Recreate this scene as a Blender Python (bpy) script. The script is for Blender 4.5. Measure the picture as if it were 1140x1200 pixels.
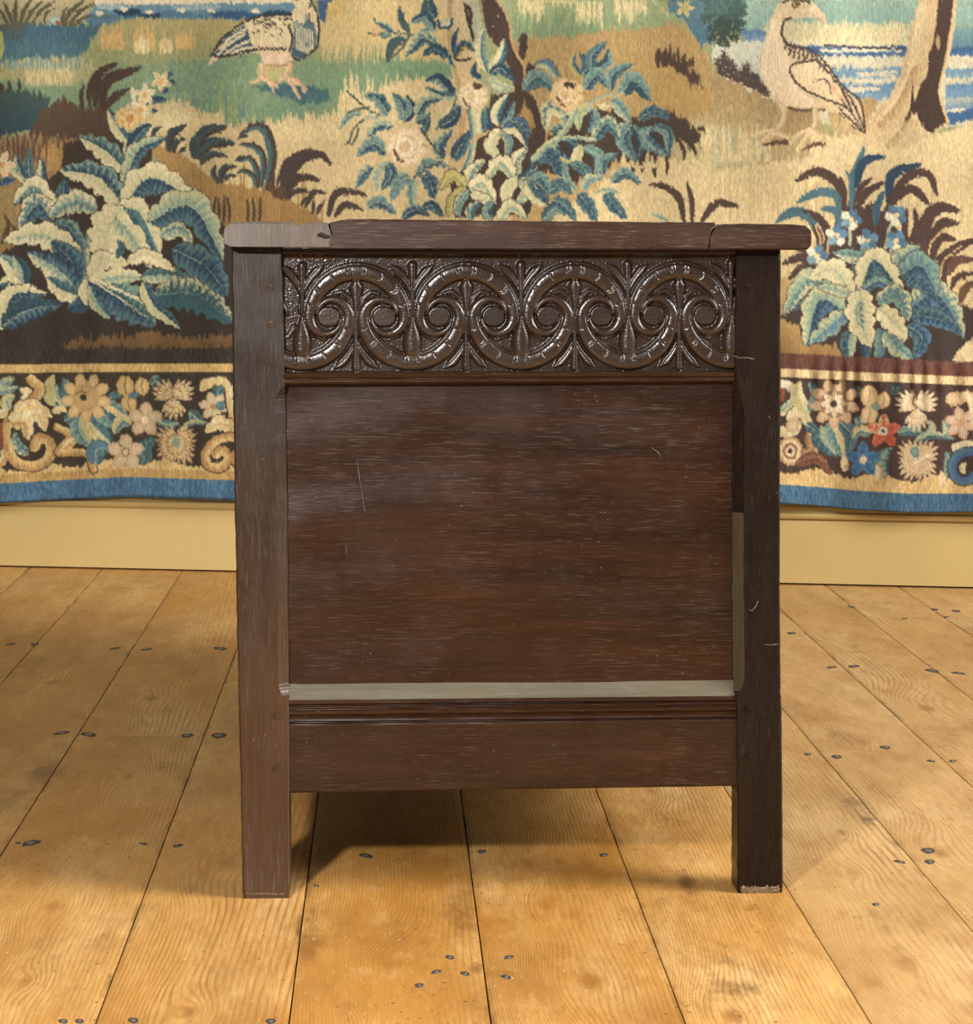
import bpy, bmesh, math, random
import numpy as np
from mathutils import Vector, Matrix

for o in list(bpy.data.objects):
    bpy.data.objects.remove(o, do_unlink=True)
SC = bpy.context.scene
COL = SC.collection
rnd = random.Random(7)

# ------------------------------------------------------------------ camera, world, lights, exposure
F, CX, HY = 3000.0, 570.0, 290.0        # focal length in px (1140x1200 frame), principal column, horizon row
H = 0.738                               # eye height in metres
cam = bpy.data.cameras.new('camera')
cam.sensor_fit = 'HORIZONTAL'
cam.sensor_width = 36.0
cam.lens = F / 1140.0 * 36.0
cam.shift_y = -(600.0 - HY) / 1140.0
cam.clip_end = 60
camo = bpy.data.objects.new('camera', cam)
COL.objects.link(camo)
camo.location = (0, 0, H)
camo.rotation_euler = (math.pi / 2, 0, 0)
SC.camera = camo

W = bpy.data.worlds.new('world')
SC.world = W
W.use_nodes = True
W.node_tree.nodes['Background'].inputs[0].default_value = (1.0, 0.96, 0.90, 1)
W.node_tree.nodes['Background'].inputs[1].default_value = 0.18


def area_light(name, loc, target, size, power, color):
    l = bpy.data.lights.new(name, 'AREA')
    l.shape = 'DISK'
    l.size = size
    l.energy = power
    l.color = color
    o = bpy.data.objects.new(name, l)
    COL.objects.link(o)
    o.location = loc
    o.rotation_euler = (Vector(target) - Vector(loc)).to_track_quat('-Z', 'Y').to_euler()
    return o


area_light('flash_lamp', (-0.85, 0.15, 1.48), (0.0, 3.6, 0.5), 0.18, 118, (1.0, 0.96, 0.91))
area_light('window_lamp', (5.2, 1.4, 3.1), (0.0, 4.0, 0.3), 3.2, 760, (1.0, 0.97, 0.93))

SC.view_settings.view_transform = 'Standard'
SC.view_settings.look = 'None'
SC.view_settings.gamma = 1.0
SC.view_settings.use_curve_mapping = False
SC.view_settings.exposure = 0.0


# ------------------------------------------------------------------ helpers
def lin(c):
    c = np.asarray(c, dtype=np.float64) / 255.0
    return np.where(c <= 0.04045, c / 12.92, ((c + 0.055) / 1.055) ** 2.4)


def L4(c):
    r = lin(c)
    return (float(r[0]), float(r[1]), float(r[2]), 1.0)


def mesh_obj(name, verts, faces, mat=None, parent=None, smooth=False):
    me = bpy.data.meshes.new(name)
    me.from_pydata([tuple(map(float, v)) for v in verts], [], [tuple(map(int, f)) for f in faces])
    me.update()
    if smooth:
        me.polygons.foreach_set('use_smooth', [True] * len(me.polygons))
    o = bpy.data.objects.new(name, me)
    COL.objects.link(o)
    if mat:
        me.materials.append(mat)
    if parent:
        o.parent = parent
    return o


def grid_obj(name, P, mat=None, parent=None, smooth=True):
    """P: (rows, cols, 3) array of points -> one quad grid mesh."""
    r, c = P.shape[:2]
    me = bpy.data.meshes.new(name)
    n = r * c
    idx = np.arange(n).reshape(r, c)
    q = np.stack([idx[:-1, :-1], idx[1:, :-1], idx[1:, 1:], idx[:-1, 1:]], -1).reshape(-1, 4)
    me.vertices.add(n)
    me.vertices.foreach_set('co', P.reshape(-1).astype(np.float32))
    me.loops.add(q.size)
    me.loops.foreach_set('vertex_index', q.reshape(-1).astype(np.int32))
    me.polygons.add(len(q))
    me.polygons.foreach_set('loop_start', (np.arange(len(q)) * 4).astype(np.int32))
    me.polygons.foreach_set('loop_total', np.full(len(q), 4, np.int32))
    me.update(calc_edges=True)
    if smooth:
        me.polygons.foreach_set('use_smooth', np.ones(len(q), bool))
    o = bpy.data.objects.new(name, me)
    COL.objects.link(o)
    if mat:
        me.materials.append(mat)
    if parent:
        o.parent = parent
    return o


def loft(name, rings, mat, parent=None, smooth=False, cap=True):
    """rings: list of equal-length closed point loops; skins them and caps both ends."""
    n = len(rings[0])
    V = [p for r in rings for p in r]
    Fc = []
    for i in range(len(rings) - 1):
        for j in range(n):
            a, b = i * n + j, i * n + (j + 1) % n
            Fc.append((a, b, b + n, a + n))
    if cap:
        Fc.append(tuple(range(n))[::-1])
        Fc.append(tuple((len(rings) - 1) * n + j for j in range(n)))
    o = mesh_obj(name, V, Fc, mat, parent, smooth)
    bm = bmesh.new()
    bm.from_mesh(o.data)
    bmesh.ops.recalc_face_normals(bm, faces=bm.faces)
    bm.to_mesh(o.data)
    bm.free()
    return o


def empty(name, loc=(0, 0, 0), rz=0.0, parent=None):
    o = bpy.data.objects.new(name, None)
    COL.objects.link(o)
    o.location = loc
    o.rotation_euler = (0, 0, rz)
    o.empty_display_size = 0.1
    if parent:
        o.parent = parent
    return o


def floor_pt(x, y):
    Y = F * H / (y - HY)
    return ((x - CX) * Y / F, Y)


# ------------------------------------------------------------------ node helpers
class NT:
    def __init__(self, name):
        self.m = bpy.data.materials.new(name)
        self.m.use_nodes = True
        self.t = self.m.node_tree
        self.b = self.t.nodes['Principled BSDF']

    def n(self, typ, **kw):
        nd = self.t.nodes.new(typ)
        for k, v in kw.items():
            setattr(nd, k, v)
        return nd

    def set(self, sock, v):
        if isinstance(v, bpy.types.NodeSocket):
            self.t.links.new(v, sock)
        elif isinstance(v, bpy.types.Node):
            self.t.links.new(v.outputs[0], sock)
        else:
            sock.default_value = v

    def math(self, op, a, b=0.0, c=0.0, clamp=False):
        nd = self.n('ShaderNodeMath', operation=op, use_clamp=clamp)
        self.set(nd.inputs[0], a)
        self.set(nd.inputs[1], b)
        self.set(nd.inputs[2], c)
        return nd.outputs[0]

    def mapping(self, vec, scale=(1, 1, 1), loc=(0, 0, 0), rot=(0, 0, 0)):
        nd = self.n('ShaderNodeMapping')
        self.set(nd.inputs[0], vec)
        self.set(nd.inputs[1], loc)
        nd.inputs[2].default_value = rot
        nd.inputs[3].default_value = scale
        return nd.outputs[0]

    def noise(self, vec, scale=5, detail=4, rough=0.55, dist=0.0):
        nd = self.n('ShaderNodeTexNoise')
        self.set(nd.inputs['Vector'], vec)
        nd.inputs['Scale'].default_value = scale
        nd.inputs['Detail'].default_value = detail
        nd.inputs['Roughness'].default_value = rough
        nd.inputs['Distortion'].default_value = dist
        return nd.outputs[0]

    def ramp(self, fac, stops):
        nd = self.n('ShaderNodeValToRGB')
        self.set(nd.inputs[0], fac)
        el = nd.color_ramp.elements
        while len(el) < len(stops):
            el.new(0.5)
        for e, (p, c) in zip(el, stops):
            e.position = p
            e.color = c if len(c) == 4 else (*c, 1)
        return nd.outputs[0]

    def mix(self, fac, a, b, blend='MIX'):
        nd = self.n('ShaderNodeMix', data_type='RGBA', blend_type=blend)
        self.set(nd.inputs[0], fac)
        self.set(nd.inputs[6], a)
        self.set(nd.inputs[7], b)
        return nd.outputs[2]

    def maprange(self, v, a, b, c=0.0, d=1.0):
        nd = self.n('ShaderNodeMapRange')
        nd.clamp = True
        self.set(nd.inputs[0], v)
        for i, x in enumerate((a, b, c, d)):
            nd.inputs[i + 1].default_value = x
        return nd.outputs[0]

    def bump(self, h, strength=0.3, dist=0.002, normal=None):
        nd = self.n('ShaderNodeBump')
        nd.inputs['Strength'].default_value = strength
        nd.inputs['Distance'].default_value = dist
        self.set(nd.inputs['Height'], h)
        if normal is not None:
            self.set(nd.inputs['Normal'], normal)
        return nd.outputs[0]

    def attr(self, name):
        nd = self.n('ShaderNodeAttribute', attribute_name=name)
        return nd


def g(v):
    return (v, v, v, 1)


# ------------------------------------------------------------------ materials
def mat_oak(name, axis, dark, light, fleck=0.5, rough=(0.30, 0.48), seed=0.0, wear=(0.16, 0.12, 0.09, 1), spec=0.28, fleckscale=1.0, upper_tone=None):
    """old dark polished oak; axis = grain direction ('x' or 'z') in chest space."""
    k = NT(name)
    tc = k.n('ShaderNodeTexCoord').outputs['Object']
    s1 = (1.2, 14, 14) if axis == 'x' else (14, 14, 1.2)
    s2 = (38, 900, 900) if axis == 'x' else (900, 900, 38)
    s3 = (6, 150, 150) if axis == 'x' else (150, 150, 6)
    off = (seed, seed * 1.7, seed * 0.6)
    n1 = k.noise(k.mapping(tc, s1, off), 2.2, 5, 0.6, 0.6)
    n2 = k.noise(k.mapping(tc, s2, off), 1.0, 3, 0.6)
    n3 = k.noise(k.mapping(tc, s3, off), 1.0, 4, 0.6, 0.4)
    blot = k.noise(k.mapping(tc, (1, 1, 1), off), 9.0, 4, 0.6)
    f = k.math('MULTIPLY_ADD', n3, 0.45, k.math('MULTIPLY', n1, 0.55))
    col = k.ramp(f, [(0.30, dark), (0.72, light)])
    col = k.mix(k.maprange(blot, 0.35, 0.75, 0, 0.55), col, (dark[0] * 1.5, dark[1] * 1.05, dark[2] * 0.8, 1))
    if upper_tone:                                              # darker grey towards the top; floor bounce on the warmer lower part painted in
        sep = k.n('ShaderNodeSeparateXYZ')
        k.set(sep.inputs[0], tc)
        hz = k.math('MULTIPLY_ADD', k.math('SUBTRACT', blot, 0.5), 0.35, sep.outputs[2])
        col = k.mix(k.maprange(hz, 0.18, 0.55, 0.0, 0.85), col, upper_tone)
    fl = k.math('MULTIPLY', k.maprange(n2, 0.56, 0.66, 0, 1), k.maprange(k.noise(k.mapping(tc, (1, 1, 1), (seed + 3, 0, 1)), 7.0 * fleckscale, 3, 0.6), 0.30, 0.72, 0, fleck))
    col = k.mix(fl, col, wear)
    sc = k.noise(k.mapping(tc, (230, 230, 230), off), 1.0, 2, 0.7)
    big = k.noise(k.mapping(tc, (1, 1, 1), (seed, 5, 2)), 14.0, 3, 0.6)
    chips = k.math('MULTIPLY', k.maprange(sc, 0.68, 0.76, 0, 1), k.maprange(big, 0.50, 0.66, 0, 0.65))
    col = k.mix(chips, col, (0.30, 0.23, 0.17, 1))
    k.set(k.b.inputs['Base Color'], col)
    k.set(k.b.inputs['Roughness'], k.maprange(k.noise(tc, 16, 4, 0.65), 0.3, 0.7, rough[0], rough[1]))
    k.b.inputs['Specular IOR Level'].default_value = spec
    hgt = k.math('MULTIPLY_ADD', n2, 0.5, k.math('MULTIPLY', n3, 0.5))
    k.set(k.b.inputs['Normal'], k.bump(hgt, 0.30, 0.0008))
    return k.m


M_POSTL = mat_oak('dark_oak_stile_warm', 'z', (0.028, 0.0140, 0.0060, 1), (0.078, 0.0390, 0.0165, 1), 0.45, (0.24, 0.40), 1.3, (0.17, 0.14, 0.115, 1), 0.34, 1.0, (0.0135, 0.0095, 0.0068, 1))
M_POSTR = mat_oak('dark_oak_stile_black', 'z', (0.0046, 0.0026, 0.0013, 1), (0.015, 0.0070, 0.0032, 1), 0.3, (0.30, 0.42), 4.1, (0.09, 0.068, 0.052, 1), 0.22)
M_PANEL = mat_oak('dark_oak_panel', 'x', (0.0085, 0.0036, 0.0016, 1), (0.043, 0.0150, 0.0052, 1), 0.55, (0.24, 0.36), 2.2, (0.11, 0.082, 0.062, 1), 0.34)
M_CARVE = mat_oak('dark_oak_carved', 'x', (0.013, 0.0085, 0.0055, 1), (0.036, 0.0200, 0.0125, 1), 0.25, (0.20, 0.32), 6.6, (0.12, 0.09, 0.07, 1), 0.55)
M_RAIL = mat_oak('dark_oak_rail', 'x', (0.011, 0.0050, 0.0022, 1), (0.047, 0.0190, 0.0068, 1), 0.35, (0.26, 0.40), 8.3, (0.15, 0.10, 0.065, 1), 0.28)
M_LID = mat_oak('dark_oak_lid', 'x', (0.012, 0.0062, 0.0042, 1), (0.055, 0.0245, 0.0145, 1), 0.7, (0.32, 0.5), 9.9, (0.22, 0.155, 0.11, 1), 0.26, 2.0)
M_LIDW = mat_oak('weathered_oak_lid_end', 'z', (0.040, 0.033, 0.027, 1), (0.150, 0.128, 0.108, 1), 0.8, (0.34, 0.55), 3.4, (0.26, 0.21, 0.17, 1), 0.3, 2.0)


def mat_plain(name, col, rough=0.5, bumpscale=0, var=0.06):
    k = NT(name)
    tc = k.n('ShaderNodeTexCoord').outputs['Object']
    n = k.noise(tc, 3.0, 4, 0.6)
    c2 = tuple(min(1, c * (1 + var)) for c in col[:3]) + (1,)
    c1 = tuple(c * (1 - var) for c in col[:3]) + (1,)
    k.set(k.b.inputs['Base Color'], k.ramp(n, [(0.3, c1), (0.7, c2)]))
    k.b.inputs['Roughness'].default_value = rough
    if bumpscale:
        k.set(k.b.inputs['Normal'], k.bump(k.noise(tc, bumpscale, 3, 0.6), 0.15, 0.002))
    return k.m


M_PAINT = mat_plain('yellow_ochre_paint', L4((202, 177, 117)), 0.42, 40, 0.05)
M_SUB = mat_plain('dark_gap', (0.012, 0.008, 0.005, 1), 0.9)
M_NAIL = mat_plain('worn_steel_nail', (0.19, 0.18, 0.17, 1), 0.42, 300, 0.5)
M_NAIL.node_tree.nodes['Principled BSDF'].inputs['Metallic'].default_value = 0.55
M_STAIN = mat_plain('iron_stained_wood', (0.055, 0.042, 0.03, 1), 0.7, 200, 0.4)


def mat_floor(name, base, light, dark, seed):
    k = NT(name)
    ph = k.attr('grain').outputs['Fac']
    uv = k.attr('board_uv').outputs['Vector']
    st = k.attr('dirt').outputs['Fac']
    kn = k.attr('knot').outputs['Fac']
    uvo = k.mapping(uv, (1, 1, 1), (seed, seed * 2.3, 0))
    wob = k.noise(k.mapping(uvo, (90, 5, 1)), 1.0, 3, 0.6)
    p = k.math('MULTIPLY_ADD', wob, 4.0, ph)
    s = k.math('SINE', p)
    line = k.math('POWER', k.maprange(s, -1, 1, 0, 1), 2.6)
    fine = k.noise(k.mapping(uvo, (420, 16, 1)), 1.0, 3, 0.6)
    blotch = k.noise(k.mapping(uvo, (6, 1.6, 1)), 1.0, 5, 0.6, 0.5)
    amp = k.maprange(k.noise(k.mapping(uvo, (9, 1.2, 1), (7, 3, 0)), 1.0, 3, 0.5), 0.32, 0.60, 0.15, 0.90)
    col = k.ramp(blotch, [(0.28, base), (0.50, base), (0.72, light)])
    col = k.mix(k.maprange(fine, 0.35, 0.72, 0.0, 0.55), col, dark)
    brk = k.maprange(k.noise(k.mapping(uvo, (45, 5, 1), (9, 2, 0)), 1.0, 3, 0.6), 0.38, 0.60, 0.25, 1.0)
    col = k.mix(k.math('MULTIPLY', k.math('MULTIPLY', line, amp), brk), col, dark)
    col = k.mix(k.math('MULTIPLY', kn, 0.8), col, (0.23, 0.085, 0.022, 1))
    # worn dark dirt, with a shape of its own
    dn = k.noise(k.mapping(uvo, (40, 22, 1), (1, 1, 0)), 1.0, 5, 0.7)
    dirt = k.math('MULTIPLY', k.maprange(k.math('ADD', st, k.math('MULTIPLY', k.math('SUBTRACT', dn, 0.5), 1.6)), 0.22, 0.75, 0, 1), k.maprange(st, 0.02, 0.2, 0, 0.85))
    col = k.mix(dirt, col, (0.045, 0.032, 0.022, 1))
    om = k.noise(k.mapping(uvo, (4.5, 1.3, 1), (21, 8, 0)), 1.0, 5, 0.62)
    col = k.mix(k.maprange(om, 0.36, 0.62, 0, 0.85), col, (0.46, 0.200, 0.032, 1) if base[2] < 0.18 else (0.50, 0.275, 0.092, 1))
    gn = k.noise(k.mapping(uvo, (7, 2.5, 1), (11, 4, 0)), 1.0, 6, 0.68)
    col = k.mix(k.maprange(gn, 0.47, 0.74, 0, 0.70), col, (0.29, 0.125, 0.028, 1))
    gn2 = k.noise(k.mapping(uvo, (30, 9, 1), (3, 14, 0)), 1.0, 5, 0.7)
    col = k.mix(k.maprange(gn2, 0.52, 0.76, 0, 0.55), col, (0.24, 0.10, 0.024, 1))
    col = k.mix(k.maprange(gn2, 0.45, 0.20, 0, 0.35), col, light)
    # scuffs and pale nicks
    nk = k.math('MULTIPLY', k.maprange(k.noise(k.mapping(uvo, (260, 60, 1), (2, 9, 0), (0, 0, 0.6)), 1.0, 2, 0.6), 0.66, 0.72, 0, 1), k.maprange(k.noise(k.mapping(uvo, (8, 5, 1)), 1.0, 2, 0.5), 0.40, 0.60, 0, 0.6))
    col = k.mix(nk, col, (0.80, 0.60, 0.36, 1))
    sp = k.math('MULTIPLY', k.maprange(k.noise(k.mapping(uvo, (150, 90, 1), (5, 2, 0)), 1.0, 2, 0.6), 0.65, 0.71, 0, 1), k.maprange(k.noise(k.mapping(uvo, (5, 3, 1), (4, 4, 0)), 1.0, 2, 0.5), 0.36, 0.58, 0, 0.85))
    col = k.mix(sp, col, (0.09, 0.042, 0.018, 1))
    k.set(k.b.inputs['Base Color'], col)
    k.set(k.b.inputs['Roughness'], k.maprange(blotch, 0.3, 0.7, 0.30, 0.46))
    k.b.inputs['Specular IOR Level'].default_value = 0.30
    k.set(k.b.inputs['Normal'], k.bump(k.math('ADD', k.math('MULTIPLY', line, -0.6), fine), 0.16, 0.0015))
    return k.m
# ------------------------------------------------------------------ the woven picture of the tapestry (flat pattern, one colour per stitch)
# PAINT START
SS = 2
TW, TH, OY = 1140, 756, 150          # OY rows of picture above the photograph's upper edge
CAN = np.zeros((TH * SS, TW * SS, 3), np.float32)
prng = np.random.RandomState(11)
_tf = [0.0, 0.0, 1.0]
# one-dimensional teeth: weft hatching that runs vertically in the picture
_t = np.zeros(TW * SS + 8)
_i = 0
while _i < len(_t):
    w_ = prng.randint(4, 10)
    hgt_ = prng.uniform(-1, 1)
    for j_ in range(w_):
        if _i + j_ < len(_t):
            _t[_i + j_] = hgt_ * (1 - abs(2 * j_ / w_ - 1))
    _i += w_
TEETH = _t
COLN = prng.rand(TH * SS // 10 + 3, TW * SS // 2 + 2)


def hatch_noise(X, Y, S=1):
    """noise in short vertical stitches (X, Y canvas indices)."""
    jy = (Y + (X // 2 * 7919 % 10)) // 10
    return COLN[jy % COLN.shape[0], (X // 2) % COLN.shape[1]]


def T(ox, oy, sc):
    _tf[:] = [ox, oy, sc]


def tp(p):
    p = np.asarray(p, float).reshape(-1, 2)
    return np.stack([_tf[0] + p[:, 0] / _tf[2], OY + _tf[1] + p[:, 1] / _tf[2]], 1) * SS


def window(x0, y0, x1, y1):
    x0, y0 = max(0, int(x0)), max(0, int(y0))
    x1, y1 = min(TW * SS, int(x1) + 1), min(TH * SS, int(y1) + 1)
    if x1 <= x0 or y1 <= y0:
        return None
    X, Y = np.meshgrid(np.arange(x0, x1), np.arange(y0, y1))
    return x0, y0, x1, y1, X, Y


def area(pts, c, c2=None, jit=8, lo=None, hi=None):
    """filled region whose upper and lower edges interlock in vertical teeth; c2 = colour at the bottom."""
    P = tp(pts)
    J = jit * SS
    wnd = window(P[:, 0].min(), P[:, 1].min() - J, P[:, 0].max(), P[:, 1].max() + J)
    if wnd is None:
        return
    x0, y0, x1, y1, X, Y = wnd
    Yj = Y + TEETH[X] * J + (hatch_noise(X, Y) - 0.5) * J * 0.4
    ins = np.zeros(X.shape, bool)
    n = len(P)
    for i in range(n):
        ax, ay = P[i]
        bx, by = P[(i + 1) % n]
        if ay == by:
            continue
        cr = (ay > Yj) != (by > Yj)
        ins ^= cr & (X < (bx - ax) * (Yj - ay) / (by - ay) + ax)
    sub = CAN[y0:y1, x0:x1]
    c = np.asarray(c, float)
    if c2 is None:
        sub[ins] = c
    else:
        a, b = P[:, 1].min(), P[:, 1].max()
        f = np.clip((Y - a) / max(1, b - a) + (hatch_noise(X, Y) - 0.5) * 0.35 + TEETH[X] * 0.2, 0, 1)[..., None]
        col = c * (1 - f) + np.asarray(c2, float) * f
        sub[ins] = col[ins]


def smooth(P, k=6):
    P = np.asarray(P, float)
    if len(P) < 3:
        t = np.linspace(0, 1, k + 1)[:, None]
        return P[0] * (1 - t) + P[1] * t
    E = np.vstack([2 * P[0] - P[1], P, 2 * P[-1] - P[-2]])
    out = []
    for i in range(1, len(E) - 2):
        p0, p1, p2, p3 = E[i - 1], E[i], E[i + 1], E[i + 2]
        for t in np.linspace(0, 1, k, endpoint=False):
            out.append(0.5 * ((2 * p1) + (-p0 + p2) * t + (2 * p0 - 5 * p1 + 4 * p2 - p3) * t * t + (-p0 + 3 * p1 - 3 * p2 + p3) * t ** 3))
    out.append(P[-1])
    return np.array(out)


def pathmap(pts, wmax):
    """for pixels near the path: t along it, signed distance (left of travel > 0), arc length."""
    Q = smooth(tp(pts), 6)
    seg = np.hypot(*(Q[1:] - Q[:-1]).T)
    cum = np.concatenate([[0], np.cumsum(seg)])
    wnd = window(Q[:, 0].min() - wmax, Q[:, 1].min() - wmax, Q[:, 0].max() + wmax, Q[:, 1].max() + wmax)
    if wnd is None:
        return None
    x0, y0, x1, y1, X, Y = wnd
    best = np.full(X.shape, 1e9)
    tt = np.zeros(X.shape)
    sd = np.zeros(X.shape)
    for i in range(len(Q) - 1):
        a, d = Q[i], Q[i + 1] - Q[i]
        l2 = d @ d + 1e-9
        u = np.clip(((X - a[0]) * d[0] + (Y - a[1]) * d[1]) / l2, 0, 1)
        ex, ey = X - a[0] - u * d[0], Y - a[1] - u * d[1]
        dd = ex * ex + ey * ey
        m = dd < best
        best = np.where(m, dd, best)
        tt = np.where(m, (cum[i] + u * seg[i]) / (cum[-1] + 1e-9), tt)
        sg = np.where(ex * d[1] - ey * d[0] >= 0, 1.0, -1.0)
        sd = np.where(m, sg * np.sqrt(dd), sd)
    return x0, y0, x1, y1, X, Y, tt, sd, cum[-1]


K = (54, 47, 43)
BR = (84, 66, 52)
GB = (166, 128, 72)
TN = (206, 181, 130)
CR = (217, 203, 158)
LG = (190, 186, 140)
YG = (186, 172, 100)
TG = (128, 152, 134)
TB = (82, 114, 118)
DT = (52, 84, 90)
DB = (40, 66, 88)
MB = (76, 114, 142)
OR = (212, 172, 104)
PK = (214, 182, 148)


LW = [0.85]


def leaf(pts, w, a=(TG, CR), b=(DB, TB), rib=LG, lob=0, la=0.16, out=None, e=0.5, prof=0.5, ribw=1.0, base=0.12):
    """a leaf: a = (inner, outer) colour left of travel, b = right of travel; hatched between them."""
    wpx = w * LW[0] / _tf[2] * SS
    r = pathmap(pts, wpx * 1.35 + 4)
    if r is None:
        return
    x0, y0, x1, y1, X, Y, t, d, ln = r
    pr = np.power(np.clip(t, 0, 1), prof) * np.power(np.clip(1 - t, 0, 1), 0.75) * 1.9 + base * (1 - t)
    ww = wpx * np.clip(pr, 0, 1.1)
    if lob:
        ww = ww * (1 + la * (np.abs(np.sin(t * math.pi * lob + (d > 0) * 0.7)) * 2 - 1.2))
    s = d / np.maximum(ww, 1e-3)
    ins = (np.abs(s) < 1) & (ww > 0.4)
    sub = CAN[y0:y1, x0:x1]
    if out is not None:
        o = (np.abs(d) < ww + 0.9 * SS) & (ww > 0.4)
        sub[o] = out
    hn = hatch_noise(X, Y)
    st = np.sin((t * ln * 0.42 - np.abs(s) * 5.0) + hn * 2.5)          # veins
    th = e + 0.30 * st + (hn - 0.5) * 0.75 + TEETH[X] * 0.25
    f = np.clip((np.abs(s) - th) * 3.0 + 0.5, 0, 1)[..., None]
    ca = np.asarray(a[0], float) * (1 - f) + np.asarray(a[1], float) * f
    cb = np.asarray(b[0], float) * (1 - f) + np.asarray(b[1], float) * f
    col = np.where((d > 0)[..., None], ca, cb)
    if rib is not None:
        rm = (np.abs(d) < ribw * SS * 0.5 * (1.2 - t)) & (t < 0.9)
        col = np.where(rm[..., None], np.asarray(rib, float), col)
    sub[ins] = col[ins]


def blade(pts, w, c=K, c2=None, prof=0.45, out=None):
    """grass blade / stroke pointed at the tip."""
    wpx = w / _tf[2] * SS
    r = pathmap(pts, wpx * 1.2 + 4)
    if r is None:
        return
    x0, y0, x1, y1, X, Y, t, d, ln = r
    ww = wpx * np.clip((0.55 + 0.9 * np.sin(np.clip(t, 0, 1) * math.pi * 0.75)) * np.power(np.clip(1 - t, 0, 1), prof), 0.0, 1.2) * 0.85
    ww = ww + (hatch_noise(X, Y) - 0.5) * 0.9
    ins = (np.abs(d) < ww)
    sub = CAN[y0:y1, x0:x1]
    if out is not None:
        sub[(np.abs(d) < ww + 1.3 * SS)] = out
    if c2 is None:
        sub[ins] = c
    else:
        f = np.clip(d / np.maximum(ww, 1e-3) * 1.6 + (hatch_noise(X, Y) - 0.5) * 0.8 + 0.5, 0, 1)[..., None]
        col = np.asarray(c, float) * (1 - f) + np.asarray(c2, float) * f
        sub[ins] = col[ins]


def stroke(pts, w, c, c2=None, out=None, taper=0.0):
    wpx = w / _tf[2] * SS
    r = pathmap(pts, wpx + 5)
    if r is None:
        return
    x0, y0, x1, y1, X, Y, t, d, ln = r
    ww = wpx * (1 - taper * t)
    sub = CAN[y0:y1, x0:x1]
    if out is not None:
        sub[np.abs(d) < ww + 1.2 * SS] = out
    ins = np.abs(d) < ww
    f = np.clip(d / wpx * 0.9 + (hatch_noise(X, Y) - 0.5) * 0.7 + 0.5, 0, 1)[..., None]
    c = np.asarray(c, float)
    col = c * (1 - f) + np.asarray(c2 if c2 is not None else c, float) * f
    sub[ins] = col[ins]


def blob(x, y, rx, ry, c, c2=None, jit=2.0, rot=0.0):
    p = tp((x, y))[0]
    ax, ay = rx / _tf[2] * SS, ry / _tf[2] * SS
    m = max(ax, ay) + jit * SS
    wnd = window(p[0] - m, p[1] - m, p[0] + m, p[1] + m)
    if wnd is None:
        return
    x0, y0, x1, y1, X, Y = wnd
    dx, dy = X - p[0], Y - p[1] + TEETH[X] * jit * SS
    cs, sn = math.cos(rot), math.sin(rot)
    q = ((dx * cs + dy * sn) / ax) ** 2 + ((dy * cs - dx * sn) / ay) ** 2
    ins = q < 1
    sub = CAN[y0:y1, x0:x1]
    c = np.asarray(c, float)
    if c2 is None:
        sub[ins] = c
    else:
        f = np.clip(q + (hatch_noise(X, Y) - 0.5) * 0.6, 0, 1)[..., None]
        sub[ins] = (c * (1 - f) + np.asarray(c2, float) * f)[ins]


def flower(x, y, r, n, c, c2, core=None, rc=0.2, ph=0.0, out=None, wf=1.0, cols=None):
    if wf > 1.3:
        for i in range(n):
            a = ph + i * 2 * math.pi / n
            o_ = .68 if n > 6 else .54
            blob(x + math.cos(a) * r * o_, y + math.sin(a) * r * o_, r * (1.04 - o_), r * (2.1 if n > 6 else 1.9) / n, c, c2, 1.2, a)
            a += math.pi / n
            stroke([(x + math.cos(a) * r * .4, y + math.sin(a) * r * .4), (x + math.cos(a) * r * .78, y + math.sin(a) * r * .78)], r * .03, (112, 84, 58))
        n = 0
    for i in range(n):
        a = ph + i * 2 * math.pi / n
        ci = cols[i % len(cols)] if cols else c
        tipx, tipy = x + math.cos(a) * r, y + math.sin(a) * r
        leaf([(x, y), ((x + tipx) / 2, (y + tipy) / 2), (tipx, tipy)], r * wf * 2.2 / n, (c2, ci), (c2, ci), rib=None, out=out, e=0.35, prof=0.9, base=0.3)
    if core is not None:
        blob(x, y, r * rc, r * rc, core, jit=0)


def mum(x, y, r, c=(224, 202, 150), c2=(158, 112, 66), fans=((-2.55, 6), (-0.6, 6), (1.57, 6)), dark=K):
    """spiky aster seen as three fans of narrow petals."""
    for (a0, n) in fans:
        for i in range(n):
            a = a0 + (i - (n - 1) / 2) * 0.27
            rr = r * (1.0 - 0.10 * abs(i - (n - 1) / 2))
            leaf([(x + math.cos(a0) * r * 0.05, y + math.sin(a0) * r * 0.05), (x + math.cos(a) * rr * .6, y + math.sin(a) * rr * .6), (x + math.cos(a) * rr, y + math.sin(a) * rr)], r * 0.125, (c2, c), (c2, c), rib=None, e=0.28, prof=0.8, base=0.2)


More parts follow.
